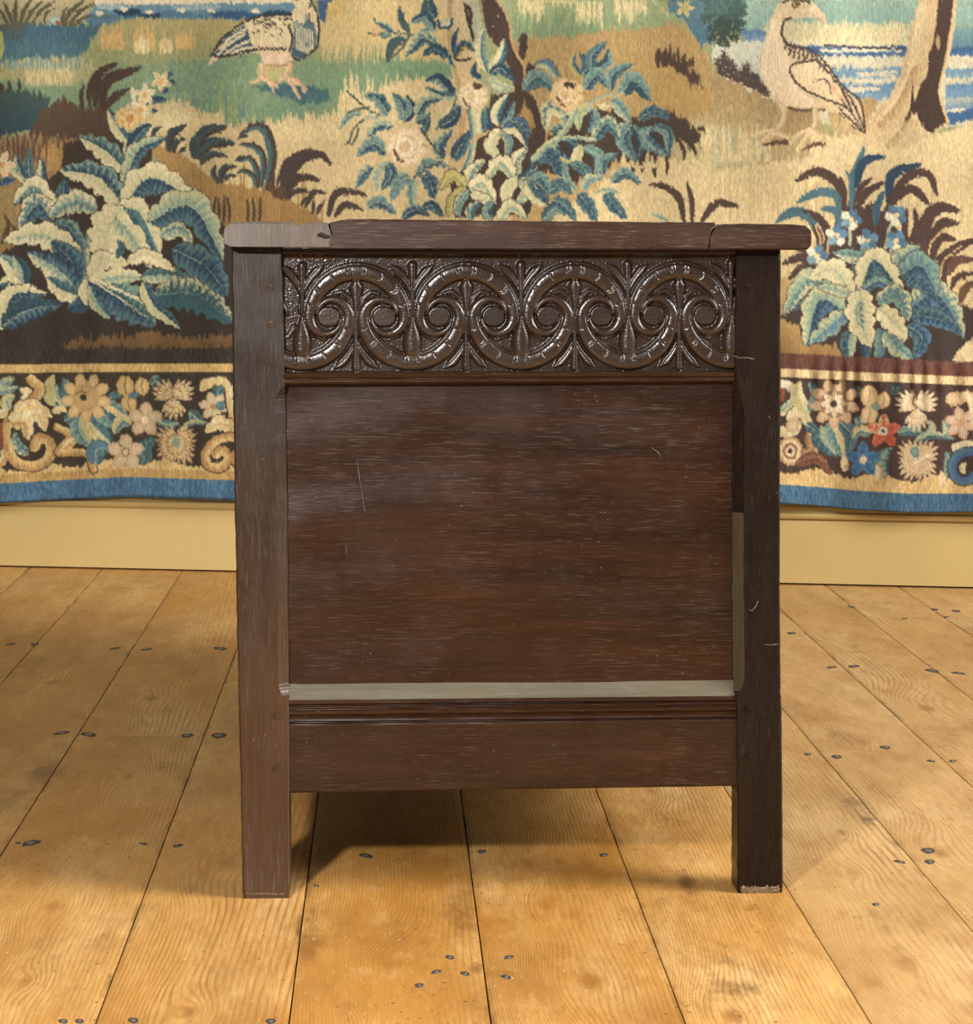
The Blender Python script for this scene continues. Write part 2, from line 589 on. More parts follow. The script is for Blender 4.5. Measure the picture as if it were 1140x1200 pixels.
def rose(x, y, r, c=(226, 208, 168), c2=(200, 170, 120), d=(176, 140, 94)):
    for i in range(9):
        a = i * 2 * math.pi / 9 + 0.3
        blob(x + math.cos(a) * r * .60, y + math.sin(a) * r * .60, r * .40, r * .36, c, c2, 2)
        stroke([(x + math.cos(a + .3) * r * .55, y + math.sin(a + .3) * r * .55), (x + math.cos(a + .34) * r * .9, y + math.sin(a + .34) * r * .9)], r * .035, d)
    blob(x, y, r * .66, r * .66, c2, c, 3)
    for k_, ph_ in ((.55, 2.6), (.42, 4.2), (.30, 5.6), (.5, .6)):
        P_ = [(x + math.cos(ph_ + q * .5) * r * k_, y + math.sin(ph_ + q * .5) * r * k_) for q in range(5)]
        stroke(P_, r * .045, d, c2)
        stroke([(px + (x - px) * .16, py + (y - py) * .16) for px, py in P_], r * .07, (232, 216, 182), c)
    stroke([(x - r * .58, y + r * .15), (x - r * .40, y + r * .5), (x - r * .1, y + r * .68)], r * .055, BR)


def tuft(x0, x1, y0, y1, c, n, w=1.2, jit=0.25):
    """vertical hatching strokes from y1 (bottom) up towards y0."""
    for i in range(n):
        x = x0 + (x1 - x0) * (i + prng.rand() * .8) / n
        top = y0 + (y1 - y0) * prng.rand() * jit * 2
        blade([(x, y1), (x + prng.uniform(-.3, .3) * w, (y1 + top) / 2), (x + prng.uniform(-1, 1) * w, top)], w, c)


def fern(x, y, r, n, c, a0=0.0, a1=6.28, w=0.14):
    """spray of short lobes."""
    for i in range(n):
        a = a0 + (a1 - a0) * (i + .5) / n + prng.uniform(-.1, .1)
        rr = r * prng.uniform(.75, 1.1)
        blade([(x, y), (x + math.cos(a) * rr * .6, y + math.sin(a) * rr * .6 * 0.9), (x + math.cos(a) * rr, y + math.sin(a) * rr)], r * w, c)
        for s_ in (-1, 1):
            for q in (.45, .7):
                px, py = x + math.cos(a) * rr * q, y + math.sin(a) * rr * q
                blade([(px, py), (px + math.cos(a + s_ * .9) * rr * .2, py + math.sin(a + s_ * .9) * rr * .2), (px + math.cos(a + s_ * .8) * rr * .36, py + math.sin(a + s_ * .8) * rr * .36)], r * w * .6, c)


def paint_grounds():
    CAN[:] = (150, 152, 106)
    T(0, 0, 1)
    # broad grounds, in photograph units
    area([(-5, 55), (300, 60), (460, 75), (540, 70), (540, 140), (440, 150), (260, 160), (-5, 130)], (128, 148, 110), (118, 142, 112), 8)
    area([(-5, -5), (350, -5), (350, 8), (110, 6), (100, 20), (-5, 30)], (220, 203, 168), None, 2)
    # far water
    area([(95, 6), (350, 4), (345, 26), (270, 26), (220, 22), (150, 22), (105, 32)], (104, 138, 152), (72, 112, 148), 2)
    for x, y, rx, ry, c in [(150, 14, 16, 5, DB), (205, 17, 22, 4, MB), (275, 18, 30, 5, (48, 84, 128)), (325, 17, 18, 5, DB), (120, 20, 16, 4, TB), (175, 19, 14, 3, DB), (240, 20, 12, 3, MB), (130, 9, 18, 3, (150, 172, 168)), (230, 9, 30, 3, (140, 165, 165))]:
        blob(x, y, rx, ry, c, None, 1.5)
    for x, y in [(146, 11), (175, 15), (213, 12), (248, 13), (300, 13), (117, 16)]:
        blob(x, y, 5, 2.4, (228, 212, 176), None, 1)
    area([(-5, -5), (112, -5), (108, 14), (64, 28), (-5, 30)], (190, 176, 132), (150, 142, 104), 3)
    area([(-5, 28), (120, 29), (108, 45), (98, 64), (60, 72), (-5, 76)], (60, 94, 112), (78, 116, 122), 5)
    # left hillock
    area([(98, 66), (112, 44), (126, 31), (158, 21), (200, 24), (240, 22), (292, 25), (292, 72), (230, 76), (98, 78)], (178, 160, 100), (140, 150, 104), 6)
    for x0, x1, y0, y1, c in [(120, 146, 26, 58, (206, 166, 100)), (158, 182, 26, 60, OR), (188, 202, 28, 62, (220, 190, 130)), (206, 228, 30, 58, OR), (232, 290, 30, 52, (166, 158, 96)), (160, 174, 40, 62, (226, 206, 152))]:
        tuft(x0, x1, y0, y1, c, int((x1 - x0) / 2.6), 2.1)
    area([(-5, 74), (90, 66), (132, 84), (90, 100), (-5, 94)], (186, 172, 118), (158, 158, 108), 6)
    tuft(30, 85, 66, 100, (206, 186, 132), 18, 1.6)
    tuft(0, 100, 62, 82, (120, 150, 140), 24, 1.4)
    # green meadow with blue-green drift
    area([(196, 72), (292, 66), (292, 165), (222, 156), (206, 124)], (118, 142, 110), (126, 150, 118), 8)
    tuft(205, 290, 84, 150, (96, 132, 122), 30, 1.6, .6)
    tuft(215, 290, 90, 150, (146, 158, 104), 22, 1.5, .6)
    # dark bush and brown mound at left
    area([(-5, 108), (20, 106), (60, 112), (48, 152), (-5, 160)], (66, 84, 76), (44, 68, 82), 6)
    area([(30, 165), (50, 128), (74, 114), (96, 126), (128, 122), (134, 165), (96, 168)], (92, 74, 56), (78, 60, 50), 5)
    area([(-5, 160), (100, 162), (104, 204), (60, 300), (-5, 300)], (140, 108, 70), (168, 134, 82), 9)
    tuft(0, 100, 150, 190, (92, 70, 54), 30, 2.0, .5)
    tuft(48, 106, 160, 200, (176, 132, 74), 18, 2.2)
    # central tan meadow
    area([(150, 122), (220, 118), (262, 148), (330, 140), (420, 130), (470, 88), (540, 90), (640, 260), (640, 300), (300, 300), (250, 240), (190, 172)], (208, 184, 132), (200, 174, 122), 10)
    area([(372, 26), (400, -5), (550, -5), (550, 76), (380, 80)], (208, 182, 124), (198, 172, 112), 6)
    area([(360, 76), (470, 70), (545, 74), (545, 92), (470, 94), (400, 110), (360, 140), (300, 130)], (124, 148, 112), (112, 138, 110), 8)
    tuft(380, 470, 48, 86, (120, 140, 104), 26, 1.3)
    tuft(452, 540, 70, 92, (110, 140, 108), 24, 1.4)
    for x0, x1, y0, y1 in [(396, 442, 78, 140), (444, 520, 84, 130), (310, 342, 136, 164), (338, 400, 128, 164), (190, 206, 124, 148), (208, 262, 128, 150), (238, 262, 126, 150)]:
        tuft(x0, x1, y0, y1, (214, 190, 136), int((x1 - x0) / 3.2), 2.1)
    # golden bank on the left
    area([(174, 176), (196, 170), (222, 186), (252, 214), (302, 220), (340, 236), (372, 252), (410, 300), (240, 300), (236, 250), (206, 208)], (172, 134, 76), (150, 112, 62), 4)
    tuft(180, 380, 180, 262, (148, 112, 60), 60, 1.2, .7)
    for x in (256, 262, 290, 297, 304, 250, 268):
        blade([(x, 262), (x + 1, 246), (x + prng.uniform(-3, 5), 230)], 2.2, (74, 58, 46))
    # meadow right of the tree
    area([(560, -5), (800, -5), (800, 40), (690, 46), (660, 60), (600, 50)], (150, 160, 116), (128, 148, 108), 9)
    tuft(600, 700, 4, 46, (116, 140, 104), 40, 1.6, .6)
    for x0, x1, y0, y1 in [(608, 640, -6, 28), (676, 706, 2, 38), (640, 676, -6, 12), (720, 760, 0, 30)]:
        for i in range(int((x1 - x0) / 3)):
            x = x0 + i * 3 + prng.rand() * 2
            blade([(x, y0), (x, (y0 + y1) / 2), (x + prng.uniform(-1, 1), y1 - prng.rand() * 14)], 1.8, (214, 198, 142))
    area([(600, 48), (680, 40), (800, 28), (822, 54), (860, 120), (960, 140), (960, 300), (600, 300)], (172, 140, 86), (182, 150, 96), 7)
    area([(742, 82), (778, 74), (806, 90), (830, 106), (836, 132), (780, 138), (760, 120)], (180, 146, 84), (172, 138, 80), 4)
    area([(812, 140), (870, 130), (930, 142), (934, 196), (800, 206), (780, 170)], (176, 160, 112), (168, 156, 112), 9)
    area([(740, 190), (800, 190), (936, 170), (1150, 150), (1150, 440), (600, 440), (640, 250), (700, 220)], (208, 184, 132), (210, 186, 134), 9)
    tuft(800, 900, 140, 200, (200, 180, 126), 30, 1.8, .6)
    tuft(840, 1130, 186, 262, (194, 168, 114), 90, 1.1, .8)
    tuft(840, 1130, 190, 262, (220, 198, 150), 90, 1.1, .8)
    # right background: sky, water
    area([(842, -5), (1150, -5), (1150, 30), (850, 36)], (146, 170, 150), (128, 158, 146), 5)
    area([(900, 26), (1080, 28), (1080, 56), (880, 54)], (186, 184, 144), (204, 190, 144), 5)
    area([(840, 48), (1150, 50), (1150, 148), (1000, 150), (860, 130)], (206, 196, 164), (196, 188, 158), 3)


def paint_left():
    LW[0] = 0.78
    T(0, 0, 3.931)
    # reeds
    for a in [((60, 120), (40, 60), (15, 5), 11), ((75, 120), (70, 60), (75, -5), 13), ((95, 120), (110, 50), (150, -5), 12), ((120, 110), (150, 50), (200, 5), 11), ((150, 110), (190, 50), (260, 0), 10), ((40, 120), (15, 70), (-10, 40), 10), ((300, 115), (320, 60), (390, 0), 13), ((320, 115), (370, 50), (440, 20), 12), ((330, 120), (390, 80), (430, 70), 10), ((290, 115), (290, 70), (310, 30), 10), ((205, 110), (215, 60), (260, 40), 8)]:
        blade(a[:3], a[3], (88, 84, 62))
    area([(-5, 110), (120, 100), (110, 180), (-5, 175)], (92, 92, 76), (70, 96, 104), 4)
    blob(255, 95, 28, 22, (176, 188, 170), (120, 150, 150)); blob(270, 105, 14, 10, (160, 84, 60))
    area([(-5, 140), (15, 150), (22, 220), (10, 270), (-5, 280)], (166, 166, 96), None, 1)
    # blades on the brown mound
    for a in [((385, 500), (375, 450), (385, 390), 13), ((415, 490), (410, 420), (428, 340), 14), ((440, 480), (450, 350), (545, 292), 26), ((470, 480), (500, 370), (655, 312), 30), ((480, 500), (540, 440), (600, 408), 22), ((10, 430), (5, 400), (-10, 380), 14), ((45, 425), (45, 395), (40, 370), 10), ((90, 420), (90, 395), (85, 365), 9)]:
        blade(a[:3], a[3], (72, 58, 50))
    # dark ground behind the big plant
    area([(300, 660), (400, 640), (520, 640), (700, 650), (700, 790), (940, 950), (1075, 1090), (1090, 1300), (1090, 1700), (-10, 1700), (-10, 1150), (90, 1090), (100, 880), (200, 840), (280, 790)], (62, 52, 45), (50, 44, 40), 2)
    area([(-10, 860), (90, 880), (70, 960), (100, 1080), (60, 1140), (-10, 1170)], (158, 132, 80), (140, 112, 66), 3)
    for a in [((10, 1120), (40, 1040), (20, 990), 14), ((60, 1110), (70, 1060), (50, 1030), 10)]:
        blade(a[:3], a[3], (84, 66, 46))
    # flower spike
    for x, y, r in [(700, 600, 60), (800, 520, 50), (740, 540, 50)]:
        blob(x, y, r, r * .7, (214, 194, 140), (200, 178, 124), 4)
    tuft(760, 870, 480, 600, (220, 200, 146), 12, 9)
    for x0, y0, x1, y1, w in [(760, 360, 800, 340, 12), (770, 380, 808, 390, 14), (735, 425, 780, 425, 15), (690, 470, 770, 460, 18), (640, 500, 690, 480, 14), (690, 520, 730, 515, 12)]:
        leaf([(x0, y0), ((x0 + x1) / 2, (y0 + y1) / 2 - 6), (x1, y1)], w * 1.4, (DB, DB), (DT, TB), rib=None)
    flower(742, 375, 52, 5, (226, 208, 164), (200, 160, 104), (216, 176, 96), .2, .3)
    flower(668, 436, 54, 5, (230, 214, 172), (210, 180, 124), (206, 164, 88), .2, .9)
    flower(648, 510, 58, 5, (228, 212, 172), (206, 176, 118), (200, 150, 80), .2, .1)
    blade([(622, 480), (615, 440), (605, 400)], 12, (216, 206, 164))
    blade([(680, 400), (680, 375), (678, 355)], 8, (140, 160, 140))
    # dark little tufts at right of the plant
    for a in [((700, 640), (715, 600), (745, 585), 14), ((780, 690), (790, 620), (860, 575), 26), ((800, 700), (820, 650), (860, 640), 16), ((830, 705), (845, 690), (862, 672), 10), ((890, 720), (890, 660), (915, 610), 18), ((900, 720), (940, 610), (1045, 585), 30), ((910, 720), (970, 660), (1080, 655), 28), ((930, 740), (980, 712), (1045, 720), 18), ((1000, 840), (985, 800), (995, 760), 14), ((1005, 840), (1040, 780), (1090, 765), 17), ((1020, 840), (1050, 815), (1085, 808), 12), ((1090, 740), (1110, 730), (1140, 730), 14), ((1100, 640), (1120, 630), (1145, 628), 10), ((1100, 800), (1120, 790), (1145, 790), 12)]:
        blade(a[:3], a[3], (66, 58, 54), (56, 72, 78))
    # stem and leaves
    stroke([(570, 940), (568, 780), (592, 610)], 11, TG, LG)
    leaf([(588, 650), (545, 590), (498, 505)], 52, (LG, CR), (TB, DB), rib=None)
    blob(590, 545, 62, 50, (222, 194, 130), (206, 170, 104), 2)
    flower(600, 545, 66, 7, (220, 196, 138), (206, 150, 76), (196, 140, 70), .3)
    leaf([(596, 690), (640, 620), (700, 572)], 44, (DB, DB), (DT, TB), rib=LG)
    leaf([(572, 780), (480, 690), (368, 634)], 74, (LG, CR), (DT, TG), lob=4, rib=CR, out=K)
    leaf([(580, 820), (640, 690), (762, 636)], 56, (TG, LG), (DB, TB), lob=3, rib=LG, out=K)
    leaf([(555, 930), (450, 815), (275, 785)], 92, (LG, CR), (DB, TG), lob=4, rib=LG, out=K)
    leaf([(575, 940), (700, 820), (920, 940)], 100, (LG, CR), (DB, TB), lob=5, rib=TG, out=K)
    leaf([(245, 970), (290, 900), (300, 820)], 55, (DT, TB), (DB, DT), rib=LG, out=K)
    leaf([(240, 975), (195, 880), (192, 725)], 42, (LG, LG), (TB, DB), rib=CR, out=K)
    leaf([(165, 870), (135, 790), (135, 680)], 36, (DT, TB), (DB, TB), rib=LG, out=(130, 100, 66))
    leaf([(120, 840), (85, 770), (75, 700)], 32, (TB, LG), (DB, DT), rib=LG)
    stroke([(45, 780), (130, 850), (235, 965)], 12, (206, 190, 140), (150, 160, 124))
    flower(10, 760, 70, 5, (222, 200, 160), (210, 170, 120), (200, 150, 90), .2)
    leaf([(-10, 850), (40, 830), (75, 825)], 26, (DB, TB), (DB, MB), rib=None)
    leaf([(245, 975), (160, 860), (60, 945)], 66, (TG, DB), (LG, CR), lob=3, rib=DB, out=K)
    leaf([(245, 1010), (170, 940), (88, 1070)], 72, (DB, TB), (TB, CR), lob=3, rib=LG, out=K)
    leaf([(445, 960), (340, 930), (222, 1000)], 72, (TB, LG), (TG, CR), lob=4, rib=TG, out=K)
    leaf([(250, 1030), (330, 1060), (400, 1200)], 50, (DT, TG), (DB, TB), rib=TG)
    stroke([(405, 1080), (400, 1200), (396, 1330)], 12, TB, LG)
    leaf([(540, 960), (640, 980), (740, 1180)], 82, (LG, CR), (TB, DT), lob=5, rib=TG, out=K)
    leaf([(560, 960), (500, 1060), (470, 1240)], 125, (LG, CR), (LG, CR), lob=5, rib=(150, 165, 130), out=K, e=.2)
    leaf([(530, 1000), (620, 1100), (700, 1240)], 70, (LG, CR), (TG, LG), lob=3, rib=TG)
    leaf([(690, 1020), (880, 950), (1030, 1200)], 105, (TG, LG), (DB, TB), lob=5, rib=LG, out=K)
    leaf([(740, 1090), (830, 1060), (890, 1130)], 48, (TB, LG), (TG, CR), lob=3, rib=LG)
    leaf([(370, 1200), (200, 1080), (15, 1110)], 85, (TG, CR), (LG, CR), lob=5, rib=LG, out=K, e=.3)
    T(0, 300, 3.931)
    leaf([(100, 150), (60, 60), (-10, -10)], 60, (LG, CR), (TB, TG), rib=CR, out=K)
    leaf([(110, 140), (100, 60), (60, 0)], 55, (TG, LG), (DB, DT), rib=LG)
    leaf([(90, 140), (40, 120), (-10, 130)], 40, (DB, TB), (LG, CR), rib=LG)
    leaf([(-10, 190), (40, 160), (90, 150)], 36, (DT, DB), (DB, TB), rib=None)
    leaf([(375, 170), (330, 30), (240, -70)], 90, (DB, TB), (DB, TB), rib=CR, out=K)
    leaf([(370, 175), (260, 60), (125, -15)], 84, (TG, CR), (TB, DB), lob=4, rib=CR, out=K)
    leaf([(370, 190), (290, 160), (215, 100)], 66, (LG, CR), (DT, TB), lob=3, rib=LG)
    leaf([(365, 180), (380, 220), (310, 245)], 55, (DB, DT), (DB, TB), rib=None)
    leaf([(10, 340), (60, 180), (220, 175)], 66, (LG, CR), (DB, TB), lob=3, rib=CR, out=K)
    leaf([(15, 320), (130, 250), (290, 225)], 74, (DB, DT), (TB, DB), lob=5, rib=LG, out=K)
    stroke([(395, -10), (405, 60), (390, 130)], 16, TB, LG)
    leaf([(400, 110), (378, 170), (405, 230)], 26, (LG, CR), (LG, CR), rib=None, out=K)
    leaf([(415, 110), (560, 200), (720, 320)], 130, (DT, TG), (DB, TB), lob=6, rib=CR, out=K, ribw=2.4)
    leaf([(420, 100), (470, 20), (600, 40)], 60, (LG, CR), (LG, CR), lob=3, rib=None, out=K)
    leaf([(440, 110), (560, 90), (668, 100)], 52, (LG, CR), (TG, LG), lob=3, rib=CR)
    leaf([(415, 140), (450, 220), (510, 290)], 48, (TB, DB), (TG, LG), lob=3, rib=LG)
    stroke([(420, 100), (540, 155), (665, 215)], 7, CR)
    leaf([(660, 120), (710, 230), (835, 335)], 52, (DB, TB), (LG, LG), lob=3, rib=LG, out=K)
    leaf([(655, 100), (800, 90), (945, 145)], 52, (DT, TB), (TG, LG), lob=3, rib=LG, out=K)
    leaf([(720, 180), (900, 180), (1075, 310)], 110, (DT, LG), (DT, (52, 100, 104)), lob=6, rib=TG, out=K, e=.6)
    leaf([(800, -30), (960, 60), (1050, 190)], 100, (DB, TB), (DB, TB), lob=4, rib=LG, out=K)
    leaf([(590, 30), (680, 0), (810, 70)], 46, (LG, CR), (CR, (228, 206, 160)), lob=4, rib=None, out=K)
    leaf([(540, 10), (560, -40), (540, -80)], 24, (TB, DB), (DB, TB), rib=None)
    # brown strip and dark band above the border
    area([(280, 425), (340, 382), (520, 376), (680, 350), (860, 372), (1080, 368), (1080, 428)], (122, 90, 52), (104, 76, 46), 7)


def paint_centre():
    LW[0] = 0.70
    T(230, 0, 4.222)
    # goose
    area([(600, -5), (690, -5), (690, 85), (640, 115), (610, 90)], (64, 96, 136), (58, 88, 128), 2)
    area([(650, 20), (690, -5), (760, -5), (720, 90), (640, 118)], (212, 178, 108), None, 6)
    area([(270, 425), (400, 415), (560, 430), (650, 440), (665, 505), (520, 515), (400, 470)], (62, 98, 104), (70, 110, 112), 3)
    area([(300, 320), (470, 320), (480, 390), (300, 400)], (190, 178, 110), (170, 168, 110), 2)
    area([(60, 325), (85, 265), (150, 172), (230, 115), (340, 78), (468, 74), (490, 40), (478, -5), (565, -5), (600, 70), (610, 170), (590, 245), (505, 305), (440, 290), (300, 262), (200, 270), (110, 292)], (222, 204, 160), (212, 188, 144), 1)
    area([(80, 290), (150, 180), (235, 130), (262, 160), (270, 210), (300, 255), (200, 268), (100, 285)], (60, 88, 100), (52, 72, 84), 2)
    for a in [((110, 270), (160, 220), (240, 170)), ((140, 268), (190, 235), (260, 205)), ((180, 262), (220, 245), (280, 235)), ((120, 240), (170, 190), (240, 150))]:
        stroke(a, 7, (216, 200, 160))
    for a in [((75, 285), (120, 205), (180, 150), (250, 105), (340, 78), (470, 76)), ((95, 285), (200, 268), (300, 245), (440, 242)), ((455, 130), (478, 190), (462, 260), (500, 300)), ((565, 0), (598, 70), (608, 170), (590, 240), (505, 303))]:
        stroke(a, 5.5, (56, 50, 46))
    area([(480, 110), (560, 100), (600, 160), (588, 240), (510, 298), (470, 270), (485, 200)], (96, 124, 128), (58, 86, 100), 6)
    for i in range(7):
        stroke([(490 + i * 14, 120 + i * 6), (500 + i * 13, 180 + i * 6), (495 + i * 10, 240 + i * 4)], 4, (214, 196, 152))
    area([(500, -5), (545, -5), (560, 90), (530, 120), (490, 100)], (222, 202, 156), None, 3)
    for i in range(46):
        x, y = 270 + prng.rand() * 200, 90 + prng.rand() ** 2 * 90
        stroke([(x, y), (x + 9, y + 8)], 3.2, (74, 66, 58))
    for i in range(9):
        x, y = 530 + prng.rand() * 40, 20 + prng.rand() * 110
        stroke([(x, y), (x + 3, y + 14)], 3.5, (90, 78, 66))
    area([(318, 252), (465, 258), (480, 300), (440, 318), (330, 318)], (218, 186, 152), None, 2)
    stroke([(320, 318), (400, 326), (480, 318)], 4, (176, 128, 92))
    for a in [((328, 318), (326, 385), (270, 412)), ((330, 380), (360, 405), (385, 455)), ((340, 390), (380, 410), (400, 430)), ((468, 320), (450, 380), (545, 440)), ((450, 380), (480, 430), (512, 485)), ((450, 385), (500, 400), (540, 455)), ((440, 385), (420, 400), (410, 410))]:
        stroke(a, 12, (226, 190, 150), (200, 150, 110), taper=.4)
    area([(55, 325), (75, 285), (110, 285), (85, 310)], (222, 190, 156), None, 1)
    # blade clumps
    D = (70, 58, 54)
    for a in [((0, 700), (20, 660), (15, 650), 10), ((10, 770), (40, 670), (150, 634), 22), ((10, 775), (80, 715), (195, 712), 26), ((30, 810), (80, 765), (158, 776), 19), ((105, 900), (85, 860), (92, 815), 15), ((112, 890), (140, 830), (205, 825), 18), ((125, 900), (160, 872), (205, 870), 14)]:
        blade(a[:3], a[3], D, (66, 84, 84))
    for p, w in [([(350, 915), (378, 780), (345, 650), (280, 628), (215, 672)], 26), ([(322, 920), (335, 800), (300, 730), (215, 715)], 18), ([(305, 925), (300, 840), (265, 785), (210, 798)], 17), ([(300, 925), (280, 870), (250, 850), (218, 845)], 15)]:
        blade(p, w, D, (72, 104, 104), prof=.3)
    for p, w in [([(425, 930), (450, 810), (575, 733)], 24), ([(435, 940), (510, 800), (610, 765), (672, 822)], 30), ([(440, 965), (510, 880), (622, 895)], 23), ([(448, 985), (500, 945), (562, 952)], 16), ([(545, 1020), (580, 955), (645, 958)], 17), ([(520, 1020), (535, 990), (560, 975)], 11), ([(655, 1065), (690, 960), (780, 950), (850, 975)], 22), ([(688, 1070), (740, 1015), (830, 1042)], 20), ([(600, 1060), (615, 1020), (640, 990)], 13), ([(575, 1060), (580, 1020), (580, 990)], 10), ([(380, 920), (380, 870), (390, 830)], 12), ([(400, 920), (410, 880), (420, 860)], 9)]:
        blade(p, w, D)
    area([(320, 930), (380, 905), (440, 930), (450, 1000), (390, 970)], (88, 66, 50), None, 5)

    T(400, 0, 4.222)
    # tree trunk with dark side
    area([(485, -5), (660, -5), (690, 160), (690, 320), (660, 500), (640, 640), (610, 820), (540, 860), (520, 700), (590, 560), (540, 330), (520, 120)], (204, 182, 136), (192, 160, 112), 2)
    for p, w, c in [([(540, -5), (535, 120), (545, 260)], 12, (176, 150, 106)), ([(640, -5), (655, 90), (668, 190)], 34, (170, 170, 140)), ([(610, 20), (630, 110), (655, 190)], 7, K), ([(625, 40), (640, 60), (640, 120)], 9, (66, 54, 48)), ([(600, 580), (590, 680), (580, 760)], 14, (186, 148, 98)), ([(560, 330), (590, 460), (620, 560)], 10, (178, 146, 98))]:
        stroke(p, w, c)
    area([(690, -5), (760, -5), (800, 50), (832, 130), (850, 250), (900, 330), (905, 440), (960, 500), (1010, 640), (1010, 800), (930, 1060), (560, 1080), (540, 920), (600, 840), (640, 740), (720, 640), (740, 470), (860, 460), (830, 330), (720, 160)], (74, 58, 50), (64, 52, 46), 3)
    stroke([(765, -5), (825, 90), (850, 230), (905, 330), (900, 430)], 6, (186, 150, 100))
    for y in (200, 235, 260, 345, 370):
        fern(880 if y < 300 else 915, y, 45, 4, (66, 54, 48), -1.2, 1.0, .2)
    for i in range(9):
        blob(700 + prng.rand() * 180, 60 + prng.rand() * 420, 4, 4, (196, 172, 130), None, 0)
    area([(880, 560), (905, 510), (940, 560), (960, 640), (920, 700), (880, 640)], (176, 138, 80), (150, 112, 64), 8)
    # small rose twig at left
    for p in [[(470, 210), (400, 185), (340, 172), (240, 160)], [(340, 172), (300, 240), (225, 310)], [(340, 170), (320, 110), (290, 40)], [(250, 160), (190, 130), (165, 95)], [(240, 165), (180, 170), (135, 165)]]:
        stroke(p, 5, (70, 92, 88))
    G = (60, 84, 80)
    leaf([(335, 160), (300, 100), (285, 30)], 30, (G, G), (G, DT), rib=None)
    leaf([(318, 195), (255, 220), (228, 310)], 40, (G, (74, 78, 66)), (G, DT), rib=None)
    leaf([(255, 165), (220, 130), (160, 110)], 26, (DB, TB), (TB, LG), rib=None)
    leaf([(250, 172), (210, 180), (190, 175)], 18, (TB, DB), (TB, LG), rib=None)
    blob(170, 140, 22, 14, (206, 168, 110)); blob(165, 172, 18, 8, (196, 140, 90))
    leaf([(462, 90), (430, 40), (440, -20)], 60, (G, G), (DT, DB), rib=TG)
    leaf([(460, 150), (410, 85), (345, 115)], 46, (TB, TG), (DB, DT), lob=3, rib=LG)
    leaf([(470, 215), (400, 190), (320, 280)], 52, (DB, TB), (TB, LG), lob=3, rib=LG)
    leaf([(470, 160), (430, 150), (380, 165)], 26, (LG, TG), (TB, TG), rib=None)
    leaf([(530, 280), (460, 240), (405, 280)], 42, (TB, DB), (DB, DT), lob=3, rib=None)
    blob(520, 120, 30, 26, (212, 198, 160), (150, 160, 140), 2)
    stroke([(480, 100), (490, 140), (540, 130), (548, 95)], 6, DB)
    leaf([(555, 265), (560, 200), (580, 130)], 22, (DB, DB), (DB, TB), rib=None)
    leaf([(560, 285), (610, 220), (668, 265)], 36, (DB, TB), (BR, YG), rib=None)
    stroke([(560, 290), (600, 300), (640, 290)], 6, K)
    leaf([(545, 270), (540, 300), (560, 340)], 14, (DB, MB), (DB, MB), rib=None)
    # upper light leaves
    leaf([(722, 355), (690, 250), (708, 135)], 48, (LG, CR), (TB, TG), rib=DB, out=None)
    leaf([(735, 350), (790, 280), (808, 190)], 50, (CR, LG), (TB, DT), rib=LG)
    leaf([(738, 370), (790, 340), (862, 410)], 42, (DB, DB), (DB, TB), rib=LG)
    leaf([(735, 385), (780, 430), (858, 440)], 44, (TG, LG), (LG, TG), rib=LG)
    leaf([(690, 390), (655, 360), (665, 305)], 28, (DB, TB), (DB, DB), rib=None)
    leaf([(560, 480), (480, 395), (410, 405)], 50, (TB, LG), (DB, DB), lob=4, rib=None)
    leaf([(575, 485), (480, 470), (410, 430)], 36, (TG, LG), (DB, TB), rib=LG)
    leaf([(700, 670), (690, 600), (700, 530)], 44, (LG, CR), (DB, TB), rib=LG, out=None)
    leaf([(725, 640), (735, 590), (720, 530)], 34, (DB, TB), (DB, DT), rib=None)
    rose(650, 478, 80)
    blob(670, 430, 26, 16, (86, 64, 50))
